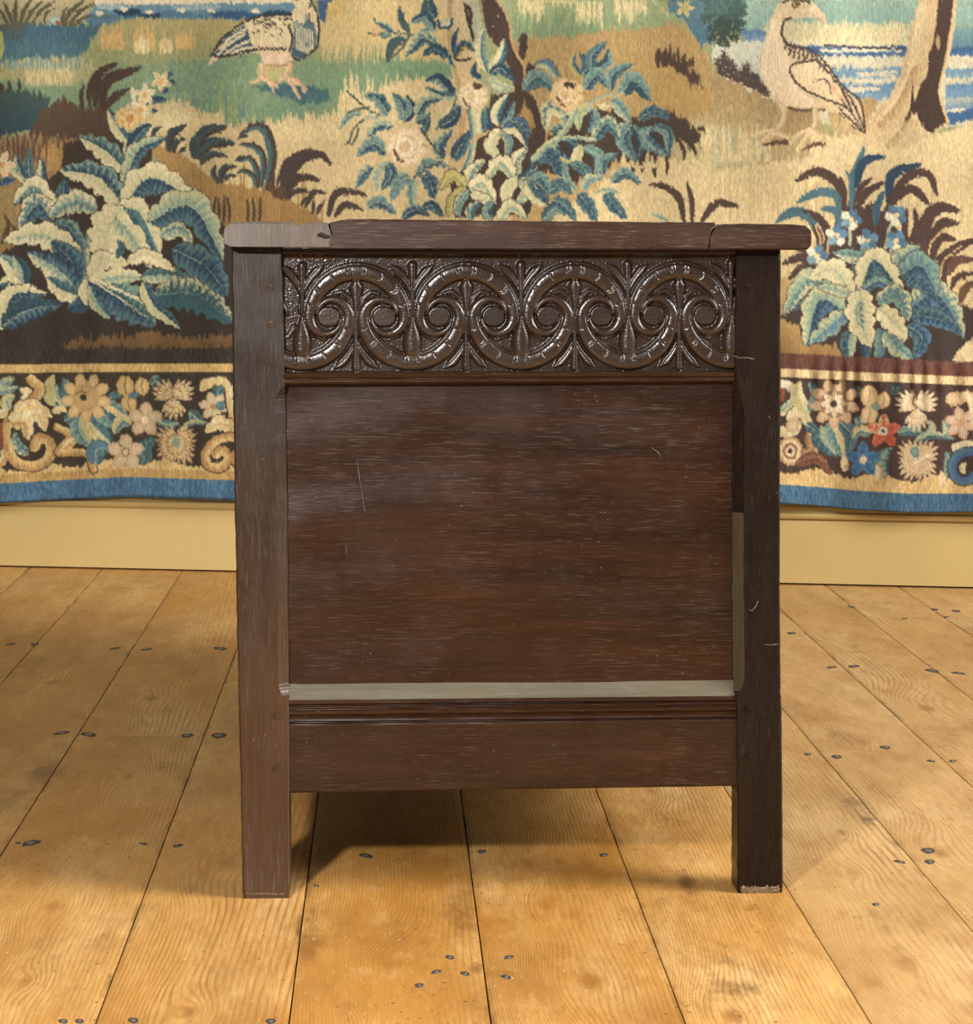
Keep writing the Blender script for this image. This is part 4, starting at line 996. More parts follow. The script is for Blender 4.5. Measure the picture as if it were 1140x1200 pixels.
def paint_border():
    LW[0] = 0.92
    xs = np.arange(TW * SS)
    Y, X = np.mgrid[0:TH * SS, 0:TW * SS]
    x = X / SS
    y = Y / SS - OY
    hn = hatch_noise(X, Y)[..., None]
    band = ycurve(C_BAND, xs / SS)[None, :]
    stp = ycurve(C_STR, xs / SS)[None, :]
    blu = ycurve(C_BLUE, xs / SS)[None, :]
    right = np.clip((x - 500) / 200, 0, 1)[..., None]
    m = (y > band) & (y <= stp)
    CAN[m] = (np.array((54, 46, 40)) * (1 - right) + np.array((104, 64, 54)) * right + (hn - .5) * 10)[m]
    m = (y > stp)
    CAN[m] = (np.array((202, 166, 98)) * (1 - right) + np.array((214, 186, 134)) * right + (hn - .5) * 18)[m]
    m = (y > stp + 10)
    CAN[m] = (np.array((60, 52, 44)) * (1 - right) + np.array((72, 54, 50)) * right + (hn - .5) * 8)[m]
    low = blu - 18 + TEETH[X] * 3 + 4 * np.sin(x * 0.09)
    m = y > low
    CAN[m] = (np.array((208, 176, 112)) * (1 - right) + np.array((216, 180, 116)) * right + (hn - .5) * 16)[m]
    m = (y > blu - 10) & (x < 700)
    CAN[m] = (np.array((186, 148, 84)) + (hn - .5) * 14)[m]
    m = y > blu
    CAN[m] = (np.array((62, 104, 138)) + (hn - .5) * 22)[m]
    m = y > blu + 21
    CAN[m] = (np.array((48, 70, 84)) + (hn - .5) * 14)[m]

    GL, GD = (214, 180, 116), (176, 134, 76)
    T(0, 300, 3.931)
    O = (52, 46, 40)
    for a in [([(-10, 640), (20, 590), (70, 560)], 34, (YG, TG), (TB, TG)), ([(-10, 620), (40, 620), (90, 600)], 22, (TG, LG), (TB, TG)), ([(110, 700), (130, 640), (90, 610)], 36, (CR, LG), (GL, CR)), ([(40, 710), (30, 670), (70, 640)], 34, (LG, YG), (TG, LG)), ([(255, 690), (225, 620), (248, 545)], 38, (YG, LG), (YG, LG)), ([(270, 700), (310, 640), (290, 560)], 40, (TB, DT), (TB, TG)), ([(300, 690), (270, 640), (265, 590)], 24, (TG, LG), (DT, TB))]:
        leaf(a[0], a[1], a[2], a[3], rib=LG)
    stroke([(145, 570), (185, 620), (120, 700), (45, 755), (28, 850), (75, 950), (170, 968), (232, 920), (228, 858), (178, 842), (160, 880)], 24, GD, GL, out=O)
    leaf([(45, 760), (140, 690), (245, 745)], 42, (CR, GL), (GL, CR), lob=4, rib=GD, out=O)
    leaf([(60, 770), (170, 730), (215, 810)], 50, (CR, GL), (GL, CR), lob=4, rib=GD)
    leaf([(50, 770), (120, 770), (130, 850)], 44, (GL, CR), (GD, GL), lob=3, rib=GD)
    leaf([(130, 915), (80, 870), (70, 810)], 30, (TB, LG), (DT, TG), rib=LG)
    stroke([(265, 790), (325, 830), (270, 905), (340, 905), (405, 915), (430, 985)], 17, GD, GL, out=O)
    leaf([(290, 890), (330, 860), (365, 830)], 26, (GL, CR), (GD, GL), rib=None)
    area([(-10, 760), (14, 780), (18, 880), (-10, 900)], (150, 78, 58), (120, 60, 46), 1)
    leaf([(-10, 970), (20, 930), (10, 890)], 24, (GL, CR), (GD, GL), rib=None)
    leaf([(-10, 740), (20, 720), (30, 700)], 26, (CR, CR), (GL, CR), rib=None)
    # leaves beneath the first flower
    for a in [([(370, 740), (370, 810), (420, 880)], 56, (TG, LG), (TB, TG)), ([(390, 740), (440, 790), (520, 870)], 62, (TB, DT), (LG, YG)), ([(430, 720), (490, 740), (530, 800)], 48, (TB, DT), (TB, TG)), ([(240, 720), (280, 705), (310, 720)], 20, (GL, CR), (GL, CR)), ([(300, 760), (330, 740), (350, 720)], 30, (DT, TB), (DT, TB)), ([(480, 690), (530, 700), (592, 757)], 36, (TB, TG), (GL, TN)), ([(500, 660), (540, 640), (560, 660)], 24, (DT, TB), (DT, TB)), ([(605, 775), (560, 760), (525, 825)], 36, (TB, TG), (YG, LG)), ([(440, 960), (450, 890), (520, 890)], 56, (MB, TB), (TB, DT)), ([(670, 960), (670, 880), (720, 840)], 44, (TB, DT), (DT, TB)), ([(640, 900), (660, 930), (655, 970)], 26, (TB, DT), (DT, TB)), ([(725, 760), (780, 780), (830, 770)], 26, (TG, TB), (TG, DT)), ([(870, 720), (900, 740), (940, 780)], 30, (DT, TB), (TG, TB)), ([(700, 590), (720, 570), (740, 560)], 30, (DT, TG), (DT, TB)), ([(1000, 660), (1010, 620), (1040, 600)], 36, (TB, DT), (DT, TB)), ([(830, 820), (880, 770), (960, 770)], 18, (YG, LG), (TG, TB))]:
        leaf(a[0], a[1], a[2], a[3], rib=LG)
    flower(398, 655, 112, 9, (212, 180, 122), (190, 152, 92), None, .2, .2, None, 1.35)
    blob(398, 655, 62, 60, (206, 172, 112), (186, 148, 92), 1); blob(385, 652, 15, 15, (56, 58, 44), None, 0)
    stroke([(350, 640), (372, 625), (400, 632)], 5, (150, 112, 66))
    for x, y, rx, ry in [(578, 600, 40, 48), (655, 602, 34, 40), (596, 680, 36, 40)]:
        blob(x, y, rx, ry, (214, 180, 116), (190, 150, 84), 2)
        stroke([(x, y - ry * .8), (x - 3, y), (x + 4, y + ry * .7)], 4, (150, 116, 70))
    blob(618, 640, 24, 16, TB)
    flower(670, 755, 78, 5, (200, 176, 138), (176, 146, 108), (216, 196, 156), .2, -1.5, None, 1.4)
    flower(580, 905, 82, 5, (206, 184, 146), (184, 156, 116), (150, 112, 70), .24, -1.57, None, 1.4)
    blob(580, 905, 13, 13, (222, 200, 150), None, 0)
    mum(800, 652, 118)
    mum(812, 868, 118, (220, 192, 134), (146, 96, 56), ((-2.5, 6), (-0.6, 6), (2.3, 5), (0.85, 5)))
    blob(812, 858, 18, 24, TG)
    flower(985, 695, 66, 6, (212, 194, 154), (196, 170, 124), (170, 130, 80), .22, .2, None, 1.4)
    leaf([(1000, 700), (1030, 690), (1055, 700)], 26, (TG, MB), (TB, MB), rib=None)
    stroke([(935, 610), (960, 580), (1010, 575), (1050, 600), (1062, 680), (1075, 770)], 17, GL, CR, out=O)
    blob(955, 590, 34, 26, (220, 196, 140), GL); blob(1020, 580, 30, 20, (220, 196, 140), GL)
    leaf([(1080, 800), (1010, 770), (945, 815)], 42, (GL, CR), (CR, GL), lob=3, rib=GD, out=O)
    stroke([(1085, 830), (1000, 850), (948, 910), (960, 965), (1020, 975), (1052, 930), (1025, 895), (995, 915)], 21, GD, GL, out=O)

    T(880, 400, 4.0)
    O = (64, 50, 48)
    GL, GD = (218, 190, 146), (184, 146, 104)
    stroke([(130, 195), (190, 215), (205, 270), (150, 330)], 20, (206, 190, 160), (226, 212, 180), out=O)
    area([(130, 215), (160, 230), (155, 280), (130, 290)], (150, 70, 56), None, 2)
    leaf([(140, 330), (200, 290), (215, 240)], 30, (150, 166, 160) and (TG, LG), (LG, CR), rib=None)
    stroke([(140, 420), (180, 430), (215, 400), (190, 350), (230, 330), (265, 375)], 24, (206, 186, 140), CR, out=O)
    blob(195, 395, 30, 34, (210, 190, 146), GD)
    for r_, c_ in [(60, GD), (48, GL), (34, (140, 96, 70)), (24, GL), (11, K)]:
        blob(185, 516, r_, r_ * 1.15, c_, None, 1)
    leaf([(250, 540), (290, 500), (260, 425)], 42, (GD, (150, 110, 74)), ((160, 112, 74), GL), lob=3, rib=None, out=O)
    leaf([(215, 575), (310, 550), (380, 630)], 32, ((150, 100, 74), (120, 70, 56)), ((104, 60, 52), (130, 84, 64)), rib=None, out=O)
    for a in [([(270, 340), (220, 260), (230, 185)], 40, (YG, LG), (LG, CR)), ([(275, 330), (310, 260), (270, 190)], 36, (TB, TG), (DT, TB)), ([(330, 400), (330, 460), (400, 540)], 54, (TG, LG), (TB, DT)), ([(370, 380), (400, 450), (440, 550)], 54, (LG, TN), (TB, TG)), ([(420, 380), (470, 440), (450, 530)], 44, (TB, MB), (DT, TB)), ([(260, 390), (290, 410), (310, 430)], 30, (DT, TB), (TB, DT)), ([(480, 260), (500, 230), (500, 205)], 26, (DT, TB), (TB, TG)), ([(560, 430), (510, 420), (480, 460)], 34, (TB, TG), (LG, TN)), ([(490, 390), (520, 370), (545, 385)], 30, (TG, TB), (LG, TB)), ([(620, 640), (610, 560), (660, 495)], 42, (TG, TB), (TG, DT)), ([(690, 430), (760, 420), (830, 450)], 30, (TB, TG), (DT, TB)), ([(770, 470), (850, 440), (960, 460)], 22, (TG, LG), (DT, TB)), ([(830, 440), (850, 410), (840, 370)], 24, (LG, TG), (TG, LG)), ([(900, 440), (920, 420), (900, 370)], 24, (LG, TG), (TG, TB)), ([(690, 250), (680, 225), (700, 205)], 28, (DT, TB), (TB, DT)), ([(920, 520), (930, 570), (910, 660)], 30, (DT, TB), (TB, TG))]:
        leaf(a[0], a[1], a[2], a[3], rib=LG)
    flower(392, 292, 112, 9, (214, 180, 140), (196, 154, 112), None, .2, .2, None, 1.35)
    blob(390, 294, 66, 64, (150, 112, 84), None, 1)
    flower(390, 295, 64, 8, (228, 210, 176), (210, 184, 140), (76, 62, 54), .26, 0, None, 1.25)
    for x, y, rx, ry in [(555, 255, 42, 48), (622, 278, 32, 38), (555, 342, 40, 42)]:
        blob(x, y, rx, ry, (224, 196, 148), (206, 168, 112), 2)
        stroke([(x, y - ry * .7), (x + 4, y), (x - 4, y + ry * .7)], 3.5, (176, 130, 90))
    blob(585, 305, 24, 16, TG)
    mum(778, 315, 122, (226, 208, 170), (196, 160, 114))
    stroke([(768, 255), (762, 285), (775, 310)], 5, (120, 84, 60))
    mum(782, 555, 122, (214, 188, 146), (190, 152, 108), ((-2.4, 6), (-0.7, 6), (2.3, 6), (0.9, 5)))
    blob(770, 520, 22, 26, TG, TB)
    stroke([(770, 570), (810, 545), (840, 535)], 7, (230, 210, 176))
    flower(624, 422, 84, 5, (206, 96, 68), (186, 80, 58), None, .2, -1.57, None, 1.0, [(218, 184, 140), (212, 110, 80), (204, 92, 66), (208, 100, 72), (216, 160, 118)])
    blob(622, 422, 20, 20, (226, 214, 190), None, 0); blob(622, 422, 10, 10, (80, 96, 110), None, 0)
    flower(525, 556, 88, 5, (70, 116, 158), (50, 88, 132), (222, 196, 156), .2, -1.57, None, 1.0)
    flower(985, 385, 74, 6, (212, 182, 152), (190, 150, 120), (200, 150, 100), .2, .3, None, 1.4)
    blob(960, 270, 48, 34, (216, 188, 140), GD); blob(1010, 260, 36, 28, (222, 196, 150), GD)
    stroke([(1000, 250), (1030, 280), (1040, 380)], 14, GL, CR)
    stroke([(960, 500), (1010, 485), (1050, 500)], 22, (204, 200, 176), CR)
    stroke([(1050, 515), (980, 530), (945, 580), (960, 640), (1010, 655), (1050, 625)], 20, MB, (60, 96, 144), out=O)
    leaf([(1000, 620), (990, 590), (1010, 570)], 18, (CR, LG), (CR, CR), rib=None)
    for x, y, r_ in [(440, 570, 40), (600, 610, 34), (900, 640, 36)]:
        leaf([(x, y + 40), (x, y), (x - 10, y - r_)], 24, (214, 182, 126) and (GL, CR), (GL, GD), rib=None)


def paint_upper():
    """the woods and sky above what the photograph shows."""
    keep_ = CAN[OY * SS:].copy()
    T(0, 0, 1)
    LW[0] = 0.9
    area([(-5, -160), (1150, -160), (1150, 8), (-5, 8)], (206, 200, 172), (216, 202, 168), 4)
    area([(-5, -60), (160, -78), (420, -62), (560, -70), (820, -60), (1150, -74), (1150, 8), (820, 8), (360, 8), (-5, 8)], (158, 178, 164), (196, 192, 156), 8)
    area([(370, -36), (470, -60), (800, -52), (870, -30), (880, 8), (360, 8)], (132, 154, 118), (160, 166, 116), 8)
    area([(-5, -34), (110, -30), (120, 8), (-5, 8)], (190, 178, 134), (184, 172, 128), 5)
    # neck and head of the walking goose
    stroke([(356, 12), (350, -12), (346, -32), (336, -44)], 10, (214, 194, 150), (92, 84, 76))
    blob(330, -46, 15, 11, (84, 80, 74), (70, 66, 62), 1)
    blade([(320, -46), (308, -42), (298, -38)], 5, (206, 164, 104))
    blob(328, -49, 2.5, 2.5, (216, 190, 120), None, 0)
    # trunks running up into the leaves
    area([(514, 8), (520, -160), (556, -160), (558, 8)], (204, 182, 136), (196, 168, 120), 1)
    area([(560, 8), (556, -160), (578, -160), (584, 8)], (74, 58, 50), None, 1)
    area([(1076, 8), (1086, -160), (1118, -160), (1120, 8)], (200, 168, 122), (206, 178, 130), 1)
    area([(1099, 8), (1104, -160), (1118, -160), (1118, 8)], (74, 56, 50), None, 1)
    pr = np.random.RandomState(5)
    for cx_, cy_, rx_, ry_, n_ in [(540, -140, 170, 60, 90), (830, -20, 60, 46, 40), (1100, -140, 130, 56, 70), (120, -150, 200, 34, 70), (760, -150, 90, 30, 34), (330, -158, 120, 22, 34)]:
        blob(cx_, cy_, rx_ * .9, ry_ * .85, (62, 80, 74), (84, 108, 98), 6)
        for i in range(n_):
            a_ = pr.uniform(0, 6.28)
            q_ = pr.uniform(0, 1) ** .6
            x_, y_ = cx_ + math.cos(a_) * rx_ * q_, cy_ + math.sin(a_) * ry_ * q_
            b_ = a_ + pr.uniform(-.8, .8)
            l_ = pr.uniform(14, 24)
            pal = [(TB, TG), (DB, TB), (TG, LG), (DT, TG), (YG, LG)][pr.randint(5)]
            leaf([(x_, y_), (x_ + math.cos(b_ + .3) * l_ * .5, y_ + math.sin(b_ + .3) * l_ * .5), (x_ + math.cos(b_) * l_, y_ + math.sin(b_) * l_)], 7, pal, (DB, TB), rib=LG)
    CAN[OY * SS:] = keep_


def paint_all():
    paint_grounds()
    paint_left()
    paint_centre()
    paint_right()
    paint_upper()
    # the part of the field that the chest hides: the same planting carried on
    Y, X = np.mgrid[0:TH * SS, 0:TW * SS]
    x, y = X / SS, Y / SS - OY
    src = np.where(x < 544, 544 - x, np.where(x > 690, 1830 - x, 272 - np.abs(x - 617) * 1.2))
    m = (x > 272) & (x < 915) & (y > 272 + TEETH[X] * 8)
    sx = np.clip((src * SS).astype(int), 0, TW * SS - 1)
    sy = np.clip(Y, 0, TH * SS - 1)
    CAN[m] = CAN[sy, sx][m]
    paint_border()
    stp = ycurve(C_STR, x)
    blu = ycurve(C_BLUE, x)
    m = (x > 272) & (x < 915) & (y > stp + 10) & (y < blu)
    v = (y - stp) / (blu - stp)
    xs_ = sx / SS
    yy = ycurve(C_STR, xs_) + v * (ycurve(C_BLUE, xs_) - ycurve(C_STR, xs_))
    CAN[m] = CAN[np.clip(((yy + OY) * SS).astype(int), 0, TH * SS - 1), sx][m]
    # the weft steps from colour to colour in short interlocking stitches, and the dyes have faded
    jn = prng.rand(TH * SS // 14 + 3, TW * SS // 3 + 2)
    J1 = jn[((Y + (X // 3 * 37 % 14)) // 14) % jn.shape[0], X // 3] - .5
    big = prng.rand(*jn.shape) < 0.11
    J2 = np.where(big[((Y + (X // 3 * 37 % 14)) // 14) % jn.shape[0], X // 3], 3.0, 1.0)
    xo = np.round((prng.rand(TH * SS // 3 + 1, 1)[Y[:, 0] // 3] - .5) * 2.4).astype(int)
    keep = (y > stp - 3) & ((y < stp + 12) | (y > blu - 3))
    JY = np.where(keep, 0, np.round(J1 * np.where(y > stp, 3.0, 4.6) * J2)).astype(int)
    CAN[:] = CAN[np.clip(Y + JY, 0, TH * SS - 1), np.clip(X + np.where(keep, 0, xo), 0, TW * SS - 1)]
    lum = CAN.mean(2, keepdims=True)
    blueness = np.clip((CAN[..., 2:3] - CAN[..., 0:1]) / 60.0, 0, 1)
    CAN[:] = CAN + (lum * np.array((.98, 1.04, .98)) - CAN) * 0.18 * blueness
    warm = np.clip((CAN[..., 0:1] - CAN[..., 2:3]) / 70.0, 0, 1)
    lum = CAN.mean(2, keepdims=True)
    CAN[:] = CAN + (lum * np.array((1.06, 1.0, .86)) - CAN) * 0.20 * warm
    # weave: stitch-by-stitch unevenness of the dyed wool
    n1 = prng.rand(TH * SS, TW * SS)
    n1 = (n1 + np.roll(n1, 1, 0) + np.roll(n1, 2, 0) + np.roll(n1, 3, 0)) / 4 - .5
    hn = hatch_noise(X, Y) - .5
    low = prng.rand(20, 30)
    gy, gx = np.linspace(0, 18.99, TH * SS), np.linspace(0, 28.99, TW * SS)
    iy, ix = gy.astype(int), gx.astype(int)
    fy, fx = (gy - iy)[:, None], (gx - ix)[None]
    lw = low[iy][:, ix] * (1 - fy) * (1 - fx) + low[iy + 1][:, ix] * fy * (1 - fx) + low[iy][:, ix + 1] * (1 - fy) * fx + low[iy + 1][:, ix + 1] * fy * fx - .5
    CAN[:] = np.clip(CAN * (1 + n1 * 0.34 + hn * 0.17 + lw * 0.12)[..., None], 6, 246)
    return CAN.reshape(TH, SS, TW, SS, 3).mean((1, 3))
# PAINT END
# ------------------------------------------------------------------ the room: back wall, skirting, floor
A_W = np.array(floor_pt(137, 667.5))
B_W = np.array(floor_pt(1028, 687.5))
WU = (B_W - A_W) / np.linalg.norm(B_W - A_W)              # along the wall, to the right
WN = np.array([WU[1], -WU[0]])                            # out of the wall, towards the room
W0 = (A_W + B_W) / 2


def wall_pt(u, n, z):
    p = W0 + WU * u + WN * n
    return (p[0], p[1], z)


def wall_ray(x, y, n):
    """point where the sight line through photograph position (x, y) meets the plane n metres in front of the wall."""
    dx = (x - CX) / F
    den = dx * WN[0] + WN[1]
    Y = (W0 @ WN + n) / den
    return np.stack([dx * Y, Y, H + (HY - y) / F * Y], -1)


def tag(o, label, cat, group=None):
    o['label'] = label
    o['category'] = cat
    if group:
        o['group'] = group


wall = loft('wall_back', [[wall_pt(u, -0.02, -0.02), wall_pt(u, -0.12, -0.02), wall_pt(u, -0.12, 2.9), wall_pt(u, -0.02, 2.9)] for u in (-3.6, 3.6)], M_PAINT)
wall['kind'] = 'structure'
# skirting board: tall plain fascia, moulded cap
SB_FRONT = 0.0
prof = [(-0.02, 0.004), (0.0, 0.004), (0.0, 0.140), (-0.005, 0.1415), (-0.005, 0.1435), (0.003, 0.145), (0.006, 0.150), (0.006, 0.156), (0.001, 0.160), (0.0, 0.170), (-0.004, 0.178), (-0.006, 0.182), (-0.010, 0.186), (-0.02, 0.188)]
base = loft('baseboard_back', [[wall_pt(u, n, z) for n, z in prof] for u in (-3.6, -1.8, 0, 1.8, 3.6)], M_PAINT)
base['kind'] = 'structure'

# floor: boards that run from the camera to the wall, each its own piece, over a dark underfloor
floor = mesh_obj('floor', [(-3.2, -0.8, -0.026), (3.2, -0.8, -0.026), (3.2, 7.0, -0.026), (-3.2, 7.0, -0.026)], [(0, 1, 2, 3)], M_SUB)
floor['kind'] = 'structure'
VPX = 455.0
ang = math.atan((VPX - CX) / F)
BD = np.array([math.sin(ang), math.cos(ang)])             # board direction
BU = np.array([BD[1], -BD[0]])                            # across, to the right
edges_px = [2, 187, 364, 549, 727, 897, 1062, 1224, 1372, 1521]
eu = [float(np.array(floor_pt(x, 1000)) @ BU) for x in edges_px]
wd = 0.186
left = [float(np.array(floor_pt(-176, 1000)) @ BU), float(np.array(floor_pt(-340, 1000)) @ BU)]
eu = sorted(left + eu)
lrng = random.Random(5)
while eu[0] > -1.75:
    eu.insert(0, eu[0] - wd * lrng.uniform(.92, 1.08))
while eu[-1] < 2.1:
    eu.append(eu[-1] + wd * lrng.uniform(.92, 1.08))


def to_uv(x, y):
    p = np.array(floor_pt(x, y))
    return float(p @ BU), float(p @ BD)


FLOOR_MATS = [mat_floor('pine_board_a', (0.72, 0.425, 0.140, 1), (0.86, 0.59, 0.27, 1), (0.27, 0.110, 0.026, 1), 1.0),
              mat_floor('pine_board_b', (0.75, 0.450, 0.150, 1), (0.88, 0.61, 0.285, 1), (0.28, 0.115, 0.027, 1), 7.3),
              mat_floor('pine_board_c', (0.70, 0.455, 0.200, 1), (0.82, 0.60, 0.33, 1), (0.31, 0.140, 0.042, 1), 13.9)]
# knots (photograph position, size in m) and worn dirt (position, half sizes in m, strength)
KNOTS = [to_uv(x, y) + (r,) for x, y, r in [(62, 1062, .018), (238, 1024, .016), (222, 1186, .016), (178, 818, .022), (268, 1010, .014), (860, 1190, .020), (1010, 870, .022), (1000, 1023, .016), (985, 975, .012), (1085, 830, .026), (1100, 1000, .02), (655, 1010, .012), (640, 1060, .02), (455, 1130, .02), (60, 800, .02), (690, 1150, .025), (30, 1150, .014), (780, 960, .012), (150, 910, .02), (1060, 1130, .025)]]
lk = random.Random(21)
for i in range(10):
    KNOTS.append((lk.uniform(-1.6, 2.0), lk.uniform(1.2, 5.4), lk.uniform(.008, .018)))
DIRT = [to_uv(x, y) + (a, b, s) for x, y, a, b, s in [(56, 905, .035, .09, .8), (362, 1110, .014, .07, 1.0), (366, 1070, .012, .06, .6), (540, 1065, .022, .11, .75), (520, 1030, .05, .07, .45), (480, 1000, .05, .05, .4), (805, 1035, .012, .07, .8), (860, 1155, .03, .05, .55), (840, 1120, .04, .06, .4), (590, 1142, .012, .02, .8), (560, 1135, .01, .02, .8), (1000, 940, .02, .06, .6), (1015, 960, .012, .05, .6), (1030, 1080, .012, .12, .5), (190, 900, .03, .06, .35), (20, 780, .06, .16, .4), (120, 690, .3, .05, .28), (930, 880, .02, .1, .35), (700, 1030, .03, .08, .35), (105, 972, .03, .03, .5), (880, 1064, .01, .01, 1.0), (10, 935, .05, .1, .45), (980, 860, .03, .05, .5), (1000, 755, .05, .2, .35)]]
Y_NEAR, GAP = 0.9, 0.0008


def wall_y(u):
    """distance along the boards at which the board at offset u meets the skirting."""
    # p = BU*u + BD*v ; (p - W0).WN = 0.0
    return float(((W0 - BU * u) @ WN) / (BD @ WN))


JOINT_V = to_uv(170, 862)[1]
n_b = 0
for i in range(len(eu) - 1):
    u0, u1 = eu[i] + GAP, eu[i + 1] - GAP
    um = (u0 + u1) / 2
    vend = max(wall_y(u0), wall_y(u1)) + 0.012
    jt = to_uv(2, 1000)[0] < um < to_uv(187, 1000)[0]
    spans = [(Y_NEAR, JOINT_V - 0.0006), (JOINT_V + 0.0006, vend)] if jt else [(Y_NEAR, vend)]
    for (va, vb) in spans:
        nu = 36
        nv = max(20, int((vb - va) / 0.014))
        us = np.linspace(u0, u1, nu)
        vs = np.linspace(va, vb, nv)
        VV, UU = np.meshgrid(vs, us, indexing='ij')
        wob = 0.0010 * np.sin(vs * 2.1 + i * 3) + 0.0007 * np.sin(vs * 9.3 + i)
        edge = np.clip(np.minimum(UU - u0, u1 - UU) / 0.0015, 0, 1)
        Z = -0.0006 * (1 - edge) ** 2 + 0.0006 * np.sin(UU * 31 + i * 7) * 0
        P = np.stack([BU[0] * (UU + wob[:, None] * 0) + BD[0] * VV, BU[1] * UU + BD[1] * VV, Z], -1)
        # phase of the annual rings: lines run along the board and swing round the knots
        hr = random.Random(100 + n_b)
        cu = um + hr.uniform(-.05, .05)
        flare = 0.35 + 0.25 * np.sin(VV * hr.uniform(.5, 1.1) + hr.uniform(0, 6))
        ph = (UU - cu) * hr.uniform(950, 1350) * (1 + 0.30 * flare) + 20 * np.sin((VV) * hr.uniform(.8, 1.6) + hr.uniform(0, 6)) + 90 * np.abs(UU - cu) ** 1.5 * VV * hr.choice((-1, 1)) * 3
        kn = np.zeros_like(ph)
        for (ku, kv, kr) in KNOTS:
            if u0 - .03 < ku < u1 + .03:
                q = ((UU - ku) / kr) ** 2 + ((VV - kv) / (kr * 2.6)) ** 2
                wgt = np.exp(-q / 6.0)
                ph = ph * (1 - wgt) + wgt * (np.sqrt(q + .05) * 11.0 + (UU - cu) * 500)
                kn = np.maximum(kn, np.clip(1.15 - q * 3.2, 0, 1))
        dt = np.zeros_like(ph)
        for (du, dv, a, b, s_) in DIRT:
            dt = np.maximum(dt, s_ * np.exp(-(((UU - du) / a) ** 2 + ((VV - dv) / b) ** 2)))
        gn_ = np.array([hr.random() for _ in range(400)])
        ed = np.exp(-(np.minimum(UU - u0, u1 - UU) / 0.0055) ** 2) * np.interp(VV * 14, np.arange(400), gn_) ** 1.5
        dt = np.maximum(dt, ed * 0.85)
        kx = 2 if um > 0.45 else (0 if um < -0.05 else 1)
        o = grid_obj('floor_board', P, FLOOR_MATS[kx], floor)
        # give the board its thickness: edges folded down
        me = o.data
        for nm, arr in (('grain', ph), ('dirt', dt), ('knot', kn)):
            at = me.attributes.new(nm, 'FLOAT', 'POINT')
            at.data.foreach_set('value', arr.reshape(-1).astype(np.float32))
        at = me.attributes.new('board_uv', 'FLOAT_VECTOR', 'POINT')
        uvz = np.stack([UU + n_b * 1.37, VV + n_b * 3.1, np.zeros_like(UU)], -1)
        at.data.foreach_set('vector', uvz.reshape(-1).astype(np.float32))
        bm = bmesh.new()
        bm.from_mesh(me)
        be = [e for e in bm.edges if e.is_boundary]
        for e in be:
            e.smooth = False
        ext = bmesh.ops.extrude_edge_only(bm, edges=be)
        for v in ext['geom']:
            if isinstance(v, bmesh.types.BMVert):
                v.co.z = -0.022
        bmesh.ops.recalc_face_normals(bm, faces=bm.faces)
        bm.to_mesh(me)
        bm.free()
        if me.polygons[10].normal.z < 0:
            me.flip_normals()
        n_b += 1

# floor nails: worn oval heads in iron-stained wood
nb = bmesh.new()
bmesh.ops.create_uvsphere(nb, u_segments=10, v_segments=6, radius=1.0)
nail_me = bpy.data.meshes.new('floor_nail')
nb.to_mesh(nail_me)
nb.free()
nail_me.materials.append(M_NAIL)
stain_me = bpy.data.meshes.new('nail_stain')
sb = bmesh.new()
bmesh.ops.create_circle(sb, cap_ends=True, segments=14, radius=1.0)
for v in sb.verts:
    v.co *= 1 + 0.12 * math.sin(v.co.x * 7 + v.co.y * 4)
r_ = bmesh.ops.extrude_face_region(sb, geom=list(sb.faces))
for v in r_['geom']:
    if isinstance(v, bmesh.types.BMVert):
        v.co.z += 1.0
        v.co.x *= .9
        v.co.y *= .9
bmesh.ops.recalc_face_normals(sb, faces=sb.faces)
sb.to_mesh(stain_me)
sb.free()
stain_me.materials.append(M_STAIN)
NAILS = [(72, 859, 7), (104, 861, 8), (219, 862, 7), (256, 862, 9), (12, 755, 5), (40, 755, 5), (134, 760, 5), (171, 761, 5), (258, 760, 7), (36, 988, 9), (21, 988, 3), (208, 991, 5), (168, 989, 4), (74, 1197, 5), (93, 1197, 5), (156, 1196, 6), (317, 1197, 6), (527, 1122, 5), (511, 1139, 5), (491, 1155, 5), (545, 1141, 5), (596, 1122, 5), (593, 1145, 5), (429, 1003, 7), (564, 998, 5), (707, 1002, 5), (1087, 997, 8), (1089, 1010, 6), (1054, 1010, 5), (1026, 1060, 4), (974, 782, 5), (1000, 781, 6), (1092, 786, 7), (1123, 789, 6), (980, 887, 6), (946, 884, 4), (1037, 876, 6), (1091, 892, 4), (1116, 892, 4), (997, 711, 4), (1120, 716, 5), (1095, 714, 4), (1060, 725, 3), (1109, 723, 3), (927, 742, 5), (371, 1038, 3)]
for (x, y, r) in NAILS:
    X_, Y_ = floor_pt(x, y)
    s_ = r * Y_ / F
    st = bpy.data.objects.new('nail_stain', stain_me)
    COL.objects.link(st)
    st.parent = floor
    st.location = (X_, Y_, -0.0002)
    st.rotation_euler = (0, 0, lk.uniform(-.6, .6))
    st.scale = (s_ * 1.05, s_ * 1.9, 0.0007)
    o = bpy.data.objects.new('floor_nail', nail_me)
    COL.objects.link(o)
    o.parent = floor
    o.location = (X_, Y_, 0.0)
    o.scale = (s_ * .6, s_ * 1.0, 0.0016)

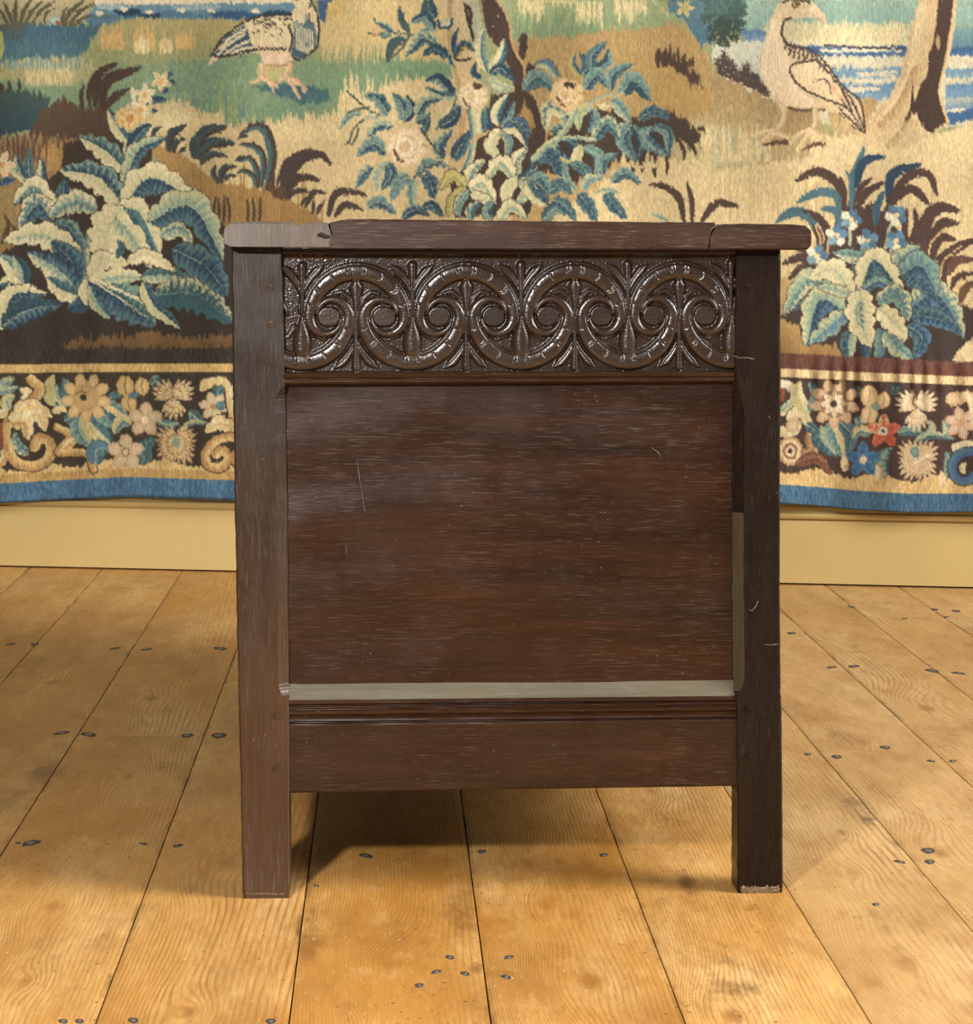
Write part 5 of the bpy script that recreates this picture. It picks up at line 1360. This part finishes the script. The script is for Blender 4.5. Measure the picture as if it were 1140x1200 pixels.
# ------------------------------------------------------------------ tapestry
PIC = paint_all()
k = NT('tapestry_wool')
ca = k.attr('weave').outputs['Color']
tcu = k.attr('weave_uv').outputs['Vector']
wv = k.n('ShaderNodeTexWave', wave_type='BANDS', bands_direction='X')
k.set(wv.inputs['Vector'], tcu)
wv.inputs['Scale'].default_value = 0.155
wv.inputs['Distortion'].default_value = 0.6
fib = k.noise(k.mapping(tcu, (0.55, 0.12, 1)), 1.0, 3, 0.7)
k.set(k.b.inputs['Base Color'], k.mix(k.maprange(fib, 0.3, 0.75, 0.0, 0.22), ca, (0.10, 0.085, 0.06, 1)))
k.b.inputs['Roughness'].default_value = 0.95
k.b.inputs['Specular IOR Level'].default_value = 0.12
k.b.inputs['Sheen Weight'].default_value = 0.08
k.set(k.b.inputs['Normal'], k.bump(k.math('ADD', k.math('MULTIPLY', wv.outputs[1], 0.4), fib), 0.28, 0.002))
M_TAP = k.m

xs = np.concatenate([np.arange(-380, 0, 3.0), np.arange(0, 1140, 1.1), np.arange(1140, 1520, 3.0)])


def sample(x, y):
    x = np.abs(x)
    x = np.where(x > 1139, 2278 - x, x)
    y = y + OY
    x = np.clip(x, 0, TW - 1.01)
    y = np.clip(y, 0, TH - 1.01)
    ix, iy = x.astype(int), y.astype(int)
    fx, fy = (x - ix)[..., None], (y - iy)[..., None]
    c = PIC[iy, ix] * (1 - fx) * (1 - fy) + PIC[iy, ix + 1] * fx * (1 - fy) + PIC[iy + 1, ix] * (1 - fx) * fy + PIC[iy + 1, ix + 1] * fx * fy
    return lin(c)


def hang(x, y):
    """how far the cloth stands off the wall (m): soft vertical undulations, tighter puckers at the lower right."""
    n = 0.030 + 0.006 * np.sin(x * 0.021 + 1.0 + y * 0.002) + 0.004 * np.sin(x * 0.047 + 0.6 + y * 0.004)
    low = np.clip((y - 330) / 260, 0, 1)
    n = n + low * (0.006 * np.sin(x * 0.035 + 2.0) + 0.004)
    puck = np.exp(-((y - 446) / 26.0) ** 2) * np.clip((x - 880) / 60, 0, 1)
    n = n + puck * 0.0035 * np.sin(x * 0.33 + 1.4 * np.sin(x * .07))
    puck2 = np.exp(-((y - 470) / 160.0) ** 2)
    n = n + puck2 * 0.0016 * np.sin(x * 0.14 + y * .01) + 0.0012 * np.sin(y * .05 + x * .01)
    return n


tap = empty('tapestry', wall_pt(0, 0.03, 0.2))
tag(tap, 'woven verdure tapestry with two geese, leafy plants and a flowered border on the wall', 'tapestry')
inv = Vector(tap.location)
yt = np.concatenate([np.arange(-150, 0, 3.0), np.arange(0, 1.0001, 1.1 / 428)])


def cloth(name, top, bottom, label, extra_top=None, nrow=100, hem=False):
    if extra_top is not None:
        rows = [np.full_like(xs, v) for v in extra_top]
    else:
        rows = []
    for t in np.linspace(0, 1, nrow):
        rows.append(top * (1 - t) + bottom * t)
    Yr = np.array(rows)
    Xr = np.broadcast_to(xs, Yr.shape)
    nn = hang(Xr, Yr)
    P = wall_ray(Xr, Yr, nn)
    C_ = sample(Xr, Yr)
    if hem:
        P2 = wall_ray(Xr[-1], Yr[-1], nn[-1] - 0.005)
        P = np.concatenate([P, P2[None]], 0)
        C_ = np.concatenate([C_, C_[-1:] * .6], 0)
        Xr = np.concatenate([Xr, Xr[-1:]], 0)
        Yr = np.concatenate([Yr, Yr[-1:] + 2], 0)
    P = P - np.array(inv)
    o = grid_obj(name, P, M_TAP, tap)
    at = o.data.attributes.new('weave', 'FLOAT_COLOR', 'POINT')
    rgba = np.ones(C_.shape[:2] + (4,), np.float32)
    rgba[..., :3] = C_
    at.data.foreach_set('color', rgba.reshape(-1))
    at = o.data.attributes.new('weave_uv', 'FLOAT_VECTOR', 'POINT')
    at.data.foreach_set('vector', np.stack([Xr, Yr, np.zeros_like(Xr)], -1).reshape(-1).astype(np.float32))
    if o.data.polygons[50].normal.y > 0:
        o.data.flip_normals()
    o['label'] = label
    return o


c_str = ycurve(C_STR, xs)
c_blu = ycurve(C_BLUE, xs)
c_end = ycurve(C_END, xs)
cloth('woven_field', np.zeros_like(xs), c_str, 'meadow with geese, trees and broad leaved plants', np.arange(-150, -1, 3.0), 392)
cloth('flower_border', c_str, c_blu, 'dark border of flowers and golden scrolls', None, 124)
cloth('edge_band', c_blu, c_end, 'plain blue edging band', None, 21, True)
# ------------------------------------------------------------------ the chest
CA = math.radians(2.5)
CO = np.array([0.0, 2.913])
CU = np.array([math.cos(CA), math.sin(CA)])
CV = np.array([-math.sin(CA), math.cos(CA)])
chest = empty('oak_chest', (CO[0], CO[1], 0), CA)
tag(chest, 'dark oak chest seen from its end, with carved scroll frieze, on bare boards', 'chest')


def cp(x, y, v=0.0):
    """chest-space (u, v, z) of the photograph position (x, y) on the plane v behind the end face."""
    dx = (x - CX) / F
    Y = (CO @ CV + v) / (dx * CV[0] + CV[1])
    p = np.array([dx * Y, Y]) - CO
    return np.array([p @ CU, v, H + (HY - y) / F * Y])


def cu(x, y, v=0.0):
    return float(cp(x, y, v)[0])


def cz(x, y, v=0.0):
    return float(cp(x, y, v)[2])


PX = 1 / 1030.0
DEPTH = 1.46
wr = random.Random(3)


M_PALE = mat_oak('pale_olive_oak', 'x', (0.066, 0.060, 0.042, 1), (0.145, 0.132, 0.095, 1), 0.4, (0.26, 0.40), 12.0, (0.28, 0.24, 0.18, 1))  # paler grey-olive oak for the bottom rail's chamfer

M_WORN_LIT = mat_oak('worn_lit_oak', 'z', (0.030, 0.024, 0.014, 1), (0.070, 0.054, 0.032, 1), 0.3, (0.26, 0.40), 14.0, (0.18, 0.14, 0.1, 1))  # worn chamfer, with the light it catches painted into the paler colour


def post(name, edges, chamf, inner_right, D, mat, v0=0.0, wob=0.0006):
    """stile: edges = rows (y, x_left, x_right); chamf(y) = width of the inner stopped chamfer in px."""
    rings = []
    y0, y1 = edges[0][0], edges[-1][0]
    ys_ = sorted(set(list(np.linspace(y0, y1, 60)) + [e[0] for e in edges] + list(np.linspace(792, 824, 17)) + list(np.linspace(446, 490, 9))))
    ys_ = [y for y in ys_ if y0 <= y <= y1]
    for y in ys_:
        xl = np.interp(y, [e[0] for e in edges], [e[1] for e in edges])
        xr = np.interp(y, [e[0] for e in edges], [e[2] for e in edges])
        z = max(0.0, cz((xl + xr) / 2, y)) if y < y1 else 0.0
        ul = cu(xl, y) + wr.uniform(-wob, wob)
        ur = cu(xr, y) + wr.uniform(-wob, wob) * .5
        c = max(0.0016, chamf(y) * PX)
        b = 0.0022 if y > y0 + 1 and y < y1 - 3 else 0.004
        if inner_right:
            rg = [(ul, D), (ul, b), (ul + b * .35, b * .35), (ul + b, 0), (ur - c, 0), (ur, c * .95), (ur, D)]
        else:
            rg = [(ul, D), (ul, c * .95), (ul + c, 0), (ur - b, 0), (ur - b * .35, b * .35), (ur, b), (ur, D)]
        rings.append([(p[0], p[1] + v0, z) for p in rg])
    o = loft(name, rings, mat, chest)
    o.data.materials.append(M_WORN_LIT)
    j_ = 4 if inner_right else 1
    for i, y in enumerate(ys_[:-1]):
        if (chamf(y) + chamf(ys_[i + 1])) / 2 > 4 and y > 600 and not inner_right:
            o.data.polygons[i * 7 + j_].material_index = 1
    return o


def chL(y):
    if y < 452 or y > 818:
        return 1.6
    t = np.clip((818 - y) / 22.0, 0, 1)
    return 1.6 + 10.4 * math.sqrt(max(0, 1 - (1 - t) ** 2)) * np.clip((y - 452) / 14, 0, 1)


def chR(y):
    if y < 440 or y > 812:
        return 1.6
    t = np.clip((812 - y) / 26.0, 0, 1)
    return 1.6 + 10.4 * math.sqrt(max(0, 1 - (1 - t) ** 2)) * np.clip((y - 440) / 40, 0, 1)


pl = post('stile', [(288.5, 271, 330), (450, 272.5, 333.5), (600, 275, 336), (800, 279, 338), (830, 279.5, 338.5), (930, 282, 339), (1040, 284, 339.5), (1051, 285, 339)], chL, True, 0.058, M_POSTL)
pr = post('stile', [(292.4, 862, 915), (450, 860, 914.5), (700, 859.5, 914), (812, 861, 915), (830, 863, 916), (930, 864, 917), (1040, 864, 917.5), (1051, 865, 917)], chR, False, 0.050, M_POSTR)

# worn, splintered foot of the right stile and pale scuffed arris of the left one
def rough_patch(name, x0, x1, y0, y1, v, mat, parent, amp=0.0012, seed=1, nx=26, ny=10):
    rs = np.random.RandomState(seed)
    X, Y = np.meshgrid(np.linspace(x0, x1, nx), np.linspace(y0, y1, ny))
    P = np.zeros(X.shape + (3,))
    Nz = rs.rand(*X.shape)
    for i in range(ny):
        for j in range(nx):
            P[i, j] = cp(X[i, j], Y[i, j], v)
            e = min(i, ny - 1 - i, j, nx - 1 - j)
            P[i, j, 1] += (0.0012 if e == 0 else -Nz[i, j] * amp)
            if e == 0:
                P[i, j, 0] += (Nz[i, j] - .5) * 0.004
                P[i, j, 2] += (Nz[i, j] - .5) * 0.006
    P[..., 2] = np.maximum(P[..., 2], 0.0004)
    o = grid_obj(name, P, mat, parent)
    if o.data.polygons[5].normal.y > 0:
        o.data.flip_normals()
    return o


M_RAW = mat_oak('bare_worn_oak', 'x', (0.05, 0.026, 0.012, 1), (0.24, 0.15, 0.075, 1), 0.8, (0.5, 0.7), 5.0, (0.45, 0.33, 0.2, 1), 0.3, 3.0)
rough_patch('worn_foot', 867, 914, 1038, 1049, 0.0, M_RAW, pr, 0.0022, 4, 34, 8)
rough_patch('worn_foot', 287, 333, 1046, 1049.5, 0.0, M_RAW, pl, 0.0010, 8, 30, 4)
M_CHIP = mat_plain('pale_chip', (0.10, 0.078, 0.058, 1), 0.4, 200, 0.4)


def chip(pts, w, parent, v=-0.0001, mat=None):
    """raised splinter / scratch burr along a short line on the end face."""
    rings = []
    n = len(pts)
    for i, (x, y) in enumerate(pts):
        p = cp(x, y, v)
        a = np.array(pts[min(n - 1, i + 1)]) - np.array(pts[max(0, i - 1)])
        a = a / (np.hypot(*a) + 1e-9)
        nrm = np.array([a[1], 0, a[0]])
        ww = 0.6 * w * PX * (0.25 + 0.75 * math.sin(math.pi * (i + .5) / n))
        rings.append([tuple(p + nrm * ww), tuple(p + np.array([0, -0.0002, 0])), tuple(p - nrm * ww), tuple(p + np.array([0, 0.0014, 0]))])
    return loft('scratch', rings, mat or M_CHIP, parent, True)


chip([(895, 755), (902, 756), (912, 755)], 0.9, pr)
chip([(877, 714), (881, 716), (886, 710), (888, 704)], 1.1, pr)
chip([(858, 416), (866, 419.5), (874, 419), (884, 421)], 1.2, pr)
chip([(900, 487), (903, 491)], 0.9, pr)

# carved top rail: interlaced scrolls worked as relief
x0c, x1c, y0c, y1c = 331.5, 861.0, 291.0, 438.0
NXC, NYC = 700, 196
gx = np.linspace(x0c, x1c, NXC)
gy = np.linspace(y0c, y1c, NYC)
GX, GY = np.meshgrid(gx, gy)
nodes = [(290, -0.5), (354, 0), (417, .5), (483, 1), (546, 1.5), (610, 2), (673, 2.5), (735, 3), (795, 3.5), (856, 4), (918, 4.5)]
Q = np.interp(GX, [n[0] for n in nodes], [n[1] for n in nodes]) * 128.0      # canonical scroll space, 128 per repeat
sag = np.interp(GX, [331, 600, 861], [1.0, 0.0, -1.5])
R = GY - sag
CYC = 370.5
hmap = np.zeros(GX.shape)
crs = np.random.RandomState(2)


def relief(path, width, prof, lift, post_=None):
    """raise the surface along a path; width(t), prof(s) in 0..1, lift in px."""
    global hmap
    path = np.asarray(path, float)
    seg = np.hypot(*(path[1:] - path[:-1]).T)
    cum = np.concatenate([[0], np.cumsum(seg)])
    wm = max(width(t) for t in np.linspace(0, 1, 20)) + 1
    m = (Q > path[:, 0].min() - wm) & (Q < path[:, 0].max() + wm) & (R > path[:, 1].min() - wm) & (R < path[:, 1].max() + wm)
    if not m.any():
        return
    q, r = Q[m], R[m]
    best = np.full(q.shape, 1e9)
    tt = np.zeros(q.shape)
    sd = np.zeros(q.shape)
    for i in range(len(path) - 1):
        a, d = path[i], path[i + 1] - path[i]
        l2 = d @ d + 1e-9
        u = np.clip(((q - a[0]) * d[0] + (r - a[1]) * d[1]) / l2, 0, 1)
        ex, ey = q - a[0] - u * d[0], r - a[1] - u * d[1]
        dd = ex * ex + ey * ey
        c = dd < best
        best = np.where(c, dd, best)
        tt = np.where(c, (cum[i] + u * seg[i]) / cum[-1], tt)
        sd = np.where(c, np.where(ex * d[1] - ey * d[0] >= 0, 1, -1) * np.sqrt(dd), sd)
    w = np.vectorize(width)(np.linspace(0, 1, 60))
    ww = np.interp(tt, np.linspace(0, 1, 60), w)
    s = sd / np.maximum(ww, .01)
    h = prof(s, tt, cum[-1]) * lift
    h = np.where(np.abs(s) < 1, h, 0)
    cur = hmap[m]
    hmap[m] = np.maximum(cur, h)


def band_prof(s, t, ln):
    a = np.abs(s)
    body = np.sqrt(np.clip(1 - (np.clip(a, 0, .93) / .98) ** 2, 0, 1)) * 0.6 + 0.42
    groove = np.exp(-((s - 0.74) / 0.09) ** 2) * 0.34                     # line cut along the outer edge
    mk = 0
    # small gouge nicks across the band
    L_ = t * ln
    for c0, wd_, dp in ((7, .9, .20), (10, .8, .16), (29, 1.0, .20), (50, .9, .20), (53, .8, .16), (71, 1.0, .18)):
        mk = mk + dp * np.exp(-((L_ - c0 + 2.0 * a) / wd_) ** 2) * np.clip(1.1 - a * 1.6, 0, 1)
    edge = np.clip((1 - a) / .16, 0, 1)
    return (body - groove - mk) * (0.55 + 0.45 * edge)


def round_prof(s, t, ln):
    return np.sqrt(np.clip(1 - s * s, 0, 1)) * .8 + .2 * np.clip((1 - np.abs(s)) / .2, 0, 1)


def leaf_prof(s, t, ln):
    a = np.abs(s)
    return (np.clip(1 - a, 0, 1) ** .5) * .75 - .28 * np.exp(-(s / .22) ** 2) + .1


def arc(cx, cy, r, a0, a1, n=40):
    a = np.radians(np.linspace(a0, a1, n))
    return np.stack([cx + np.cos(a) * r, cy + np.sin(a) * r], 1)


def scroll(cx, up):
    """one C-scroll whose two ends curl under/over the eyes; up = arch, else hanging loop."""
    sgn = -1 if up else 1
    half = []
    a = np.radians(np.linspace(90, 0, 30))
    half = [(cx + math.cos(t) * (56.0 - 3.0 * math.sin(t)), CYC + sgn * math.sin(t) * 53.0) for t in a]
    ex = cx + 34.0
    for k_ in range(1, 22):                                   # curl round the eye, narrowing
        t = k_ / 21.0
        th = math.radians(172 * t)
        rr = 22.0 - 5.5 * t
        half.append((ex + math.cos(th) * rr, CYC - sgn * math.sin(th) * rr * 1.05))
    half = np.array(half)
    wid = lambda t: float(np.interp(t, [0, .3, .6, .75, .93, 1], [11.0, 10.6, 7.8, 5.4, 3.4, 1.2]))
    relief(half, wid, band_prof, 6.4)
    m = half.copy()
    m[:, 0] = 2 * cx - m[:, 0]
    relief(m, wid, lambda s, t, ln: band_prof(-s, t, ln), 6.4)


for kk in range(0, 5):
    xp, xb = kk * 128.0, kk * 128.0 + 64
    for up, xc in ((True, xb), (False, xp)):
        sg = -1 if up else 1
        scroll(xc, up)
        # drop bud that fills the scroll
        bud = [(xc, CYC + sg * 1), (xc, CYC + sg * 14), (xc, CYC + sg * 30), (xc, CYC + sg * 39)]
        bud = bud if not up else bud
        relief(bud, (lambda t: 3.0 + 8.4 * math.sin(min(1, t * 1.05) * 1.9) ** 1.3) if not up else (lambda t: 2.4 + 7.4 * t ** 1.3 if t < .9 else 9.0 - 30 * (t - .9)), round_prof, 7.6 if not up else 6.0)
        # stem outside the scroll's ends with a pair of long leaves hugging the neighbours
        xo = xc
        st = [(xo, CYC - sg * 2), (xo, CYC - sg * 30), (xo, CYC - sg * 60)]
        relief(st, lambda t: 2.0 + 3.4 * t, round_prof, 4.6)
        for sd_ in (-1, 1):
            ncx = xo + sd_ * 64.0
            aa = np.radians(np.linspace(4, 58, 22))
            pth = [(ncx - sd_ * math.cos(t) * (67.5 + 5.0 * (i / 21.0)), CYC - sg * math.sin(t) * (67.5 + 4.0 * (i / 21.0))) for i, t in enumerate(aa)]
            relief(pth, lambda t: 1.2 + 5.6 * t if t < .82 else 5.8 * (1 - t) / .18 + .3, leaf_prof, 5.4)
            # little curl tips beside the bud
            if up:
                relief([(xc + sd_ * 3, CYC - 4), (xc + sd_ * 8, CYC - 22), (xc + sd_ * 17, CYC - 29), (xc + sd_ * 26, CYC - 27)], lambda t: 4.2 - 2.0 * t, leaf_prof, 4.4)
            else:
                relief([(xc + sd_ * 10, CYC + 12), (xc + sd_ * 16, CYC + 22), (xc + sd_ * 27, CYC + 27)], lambda t: 4.0 - 2.2 * t, leaf_prof, 3.4)
        for sd_ in (-1, 1):
            relief(np.array([(xc + sd_ * 34.0 - .01, CYC), (xc + sd_ * 34.0 + .01, CYC)]), lambda t: 12.0, lambda s, t, ln: .62 * np.clip((1 - np.abs(s)) / .12, 0, 1), 6.4)

stip = crs.rand(NYC, NXC)
stip2 = (stip + np.roll(stip, 1, 0) + np.roll(stip, 1, 1) + np.roll(stip, (1, 1), (0, 1))) / 4
ground = hmap < 0.8
hmap += (stip2 - .5) * np.where(ground, 0.40, 0.20)
# rough top margin where the rail meets the lid, flat margins at the ends
mg = np.clip((GY - 297) / 5.0, 0, 1) * np.clip((437.5 - GY) / 3.0, 0, 1)
flat = 5.6
hmap = hmap * mg + flat * (1 - mg)
V_R = 0.0105                                                # carved ground sits this far behind the stile faces
Pc = np.zeros(GX.shape + (3,))
DXc = (GX - CX) / F
Yc = (CO @ CV + V_R) / (DXc * CV[0] + CV[1])
Pc[..., 0] = DXc * Yc * CU[0] + (Yc - CO[1]) * CU[1]
Pc[..., 1] = V_R - hmap * PX * 1.4
Pc[..., 2] = H + (HY - GY) / F * Yc
tr = grid_obj('carved_rail', Pc, M_CARVE, chest)
if tr.data.polygons[5].normal.y > 0:
    tr.data.flip_normals()
tr['label'] = 'top rail carved with interlaced scrolls and buds'


def rail(name, prof_l, dy_top, dy_bot, xl, xr, mat, n=24):
    """moulded rail: profile rows (y, v) at its left end; right end shifted by dy."""
    rings = []
    ya, yb = prof_l[0][0], prof_l[-1][0]
    for i in range(n + 1):
        t = i / n
        ring = []
        for (y, v) in prof_l:
            dy = dy_top + (dy_bot - dy_top) * (y - ya) / (yb - ya)
            x = xl + (xr - xl) * t
            p = cp(x, y + dy * t, v)
            ring.append((p[0], v + wr.uniform(-.0002, .0002), p[2]))
        back = prof_l[-1]
        zt, zb = ring[0][2], ring[-1][2]
        ring.append((ring[-1][0], 0.032, zb))
        ring.append((ring[0][0], 0.032, zt))
        rings.append(ring)
    o = loft(name, rings, mat, chest)
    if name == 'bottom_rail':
        o.data.materials.append(M_PALE)
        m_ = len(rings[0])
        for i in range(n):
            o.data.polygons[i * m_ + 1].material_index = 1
    return o


rail('rail_moulding', [(436.5, 0.004), (437.5, 0.0015), (440, -0.0005), (442.5, 0.0005), (443.6, 0.0035), (444.6, 0.0035), (445.5, 0.001), (448, 0.000), (450, 0.0015), (451.5, 0.007), (452.5, 0.0125)], -1.0, -3.5, 332.5, 860.5, M_RAIL)
rail('bottom_rail', [(799.5, 0.0165), (801.5, 0.0150), (820.5, 0.0030), (821.5, 0.0022), (825.2, 0.0022), (826.2, 0.0062), (827.2, 0.0062), (828.4, 0.0028), (830.5, 0.0030), (831.4, 0.0058), (832.4, 0.0055), (834.0, 0.0030), (837.0, 0.0034), (840.0, 0.0060), (841.4, 0.0064), (843.2, 0.0034), (845.5, 0.0030), (846.4, 0.0066), (847.4, 0.0064), (848.8, 0.0026), (850.5, 0.0022), (888, 0.0022), (927.5, 0.0024), (929, 0.0050)], -4.5, -8.0, 338.2, 864.0, M_RAIL)

# end panel: wide quarter-sawn board, faintly hollowed
X_, Y_ = np.meshgrid(np.linspace(333, 862, 150), np.linspace(447, 804, 110))
Pp = np.zeros(X_.shape + (3,))
for i in range(X_.shape[0]):
    for j in range(X_.shape[1]):
        v = 0.0150 - 0.0022 * math.sin(math.pi * i / 109) * math.sin(math.pi * j / 149) + 0.0007 * math.sin(i * .21 + 2 * math.sin(j * .03)) + 0.0005 * math.sin(i * .07 + j * .02)
        Pp[i, j] = cp(X_[i, j], Y_[i, j], v)
panel = grid_obj('end_panel', Pp, M_PANEL, chest)
if panel.data.polygons[5].normal.y > 0:
    panel.data.flip_normals()
for pts, w in [([(418, 538), (422, 565), (427, 598), (430, 603)], 0.6), ([(405, 650), (406, 640), (404, 652)], .6), ([(833, 762), (836, 756)], .6), ([(762, 524), (770, 529), (775, 537)], .8), ([(405, 639), (407, 655)], .6)]:
    chip(pts, w, panel, 0.0126)

# pegs through the joints
pegs = [(317, 337), (318, 380), (326, 838), (325.5, 899), (876, 336), (875, 412), (876.5, 830), (877, 886)]
pb = bmesh.new()
bmesh.ops.create_cone(pb, cap_ends=True, segments=12, radius1=0.0042, radius2=0.0033, depth=0.004)
bmesh.ops.rotate(pb, verts=pb.verts, matrix=Matrix.Rotation(math.pi / 2, 3, 'X'))
for v in pb.verts:
    v.co.z *= 1.15
    if v.co.z > 0.001:
        v.co.y -= 0.0008
peg_me = bpy.data.meshes.new('peg')
pb.to_mesh(peg_me)
pb.free()
peg_me.materials.append(M_POSTR)
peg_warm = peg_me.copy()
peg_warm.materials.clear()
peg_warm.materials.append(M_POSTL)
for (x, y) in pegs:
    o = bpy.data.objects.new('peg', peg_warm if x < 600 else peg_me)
    COL.objects.link(o)
    o.parent = chest
    p = cp(x, y, 0.0)
    o.location = (p[0], 0.0002, p[2])
    o.rotation_euler = (wr.uniform(-.12, .06), wr.uniform(-.8, .8), 0)

# lid: three boards side by side, worn round at the ends
VL = -0.030


def lid_board(outline, mat, wobble=0.8, seed=1):
    rs = np.random.RandomState(seed)
    pts = np.array(outline, float)
    # subdivide the outline
    out = []
    n = len(pts)
    for i in range(n):
        a, b = pts[i], pts[(i + 1) % n]
        m_ = max(1, int(np.hypot(*(b - a)) / 9))
        for j in range(m_):
            out.append(a + (b - a) * j / m_)
    out = np.array(out)
    out += (rs.rand(*out.shape) - .5) * wobble * np.array([.5, 1.0])
    cen = out.mean(0)
    rings = []
    for v, ins in ((VL, 3.4), (VL + .0012, 1.5), (VL + .004, .3), (VL + .009, 0), (0.2, 0), (0.8, 0), (DEPTH + .03, 0)):
        ring = []
        xmin, xmax, ymin, ymax = out[:, 0].min(), out[:, 0].max(), out[:, 1].min(), out[:, 1].max()
        for (x, y) in out:
            xi = np.clip(x, xmin + ins * .4, xmax - ins * .4)
            yi = np.clip(y, ymin + ins, ymax - ins * .7)
            p = cp(xi, yi, VL)
            ring.append((p[0], v, p[2]))
        rings.append(ring)
    return loft('lid_board', rings, mat, chest)


l1 = lid_board([(263, 285), (261, 276), (263, 268), (268, 263), (276, 260.5), (300, 259.5), (341, 260.5), (347, 264.5), (352, 265), (358, 262), (364, 260.5), (384, 261), (386, 268), (388.5, 274), (387, 282), (387, 291.2), (330, 290.2), (290, 289.3), (270, 289)], M_LIDW, .9, 5)
l2 = lid_board([(387.6, 291.2), (387.8, 282), (389.2, 274), (387, 268), (386, 261), (400, 257.5), (420, 256.5), (620, 259), (838, 260.5), (838.5, 264), (834, 270), (831.5, 278), (829.5, 293), (700, 293), (500, 292)], M_LID, .9, 7)
l3 = lid_board([(830.5, 293.2), (832.6, 278), (835.5, 271.5), (842, 265), (850, 262.5), (870, 262), (930, 262.8), (944, 264.8), (950, 270), (951.5, 278), (950.5, 287), (947, 292), (940, 293)], M_LID, .5, 9)
l1['label'] = 'greyed weathered lid board'
hole = chip([(372, 276), (376, 275), (381, 277), (387, 277.5)], 5.0, l1, VL - .0002, M_SUB)
hole.name = 'knot_hole'
chip([(379, 264), (386, 270), (388, 277), (386.5, 286)], 0.8, l1, VL - .0004)
chip([(836, 261), (839, 264), (834, 268), (831, 273)], 0.9, l3, VL - .0004)

# the rest of the carcase, running back towards the wall
uL, uR = cu(276, 600), cu(915, 600)
z_top, z_rb = cz(560, 293), 0.122


def box(name, a, b, mat, bev=0.002):
    bm = bmesh.new()
    bmesh.ops.create_cube(bm, size=1)
    for v in bm.verts:
        v.co = Vector([(a[i] + b[i]) / 2 + v.co[i] * (b[i] - a[i]) for i in range(3)])
    if bev:
        bmesh.ops.bevel(bm, geom=list(bm.edges), offset=bev, segments=1, affect='EDGES')
    me = bpy.data.meshes.new(name)
    bm.to_mesh(me)
    bm.free()
    me.materials.append(mat)
    o = bpy.data.objects.new(name, me)
    COL.objects.link(o)
    o.parent = chest
    return o


for s_ in (0, 1):
    a_, b_ = (uL, uL + .055) if s_ == 0 else (uR - .052, uR)
    box('stile', (a_, DEPTH - .055, 0), (b_, DEPTH, z_top - .002), M_POSTR)
    i0, i1 = (uL + .006, uL + .034) if s_ == 0 else (uR - .034, uR - .006)
    box('side_rail', (i0, .045, z_rb + .004), (i1, DEPTH - .05, z_rb + .108), M_RAIL)
    box('side_rail', (i0, .045, z_top - .15), (i1, DEPTH - .05, z_top - .004), M_RAIL)
    for f_ in (1 / 3, 2 / 3):
        vv = .05 + (DEPTH - .1) * f_
        box('side_muntin', (i0 + .001, vv - .035, z_rb + .1), (i1 - .001, vv + .035, z_top - .145), M_RAIL)
    c0, c1 = ((uL + .016, uL + .026) if s_ == 0 else (uR - .026, uR - .016))
    box('side_panel', (c0, .05, z_rb + .095), (c1, DEPTH - .05, z_top - .14), M_PANEL)
box('back_rail', (uL + .05, DEPTH - .038, z_rb), (uR - .05, DEPTH - .008, z_rb + .11), M_RAIL)
box('back_rail', (uL + .05, DEPTH - .038, z_top - .15), (uR - .05, DEPTH - .008, z_top - .004), M_RAIL)
box('back_panel', (uL + .05, DEPTH - .03, z_rb + .1), (uR - .05, DEPTH - .02, z_top - .14), M_PANEL)
box('bottom_board', (uL + .036, .034, z_rb + .012), (uR - .036, DEPTH - .04, z_rb + .026), M_PANEL)
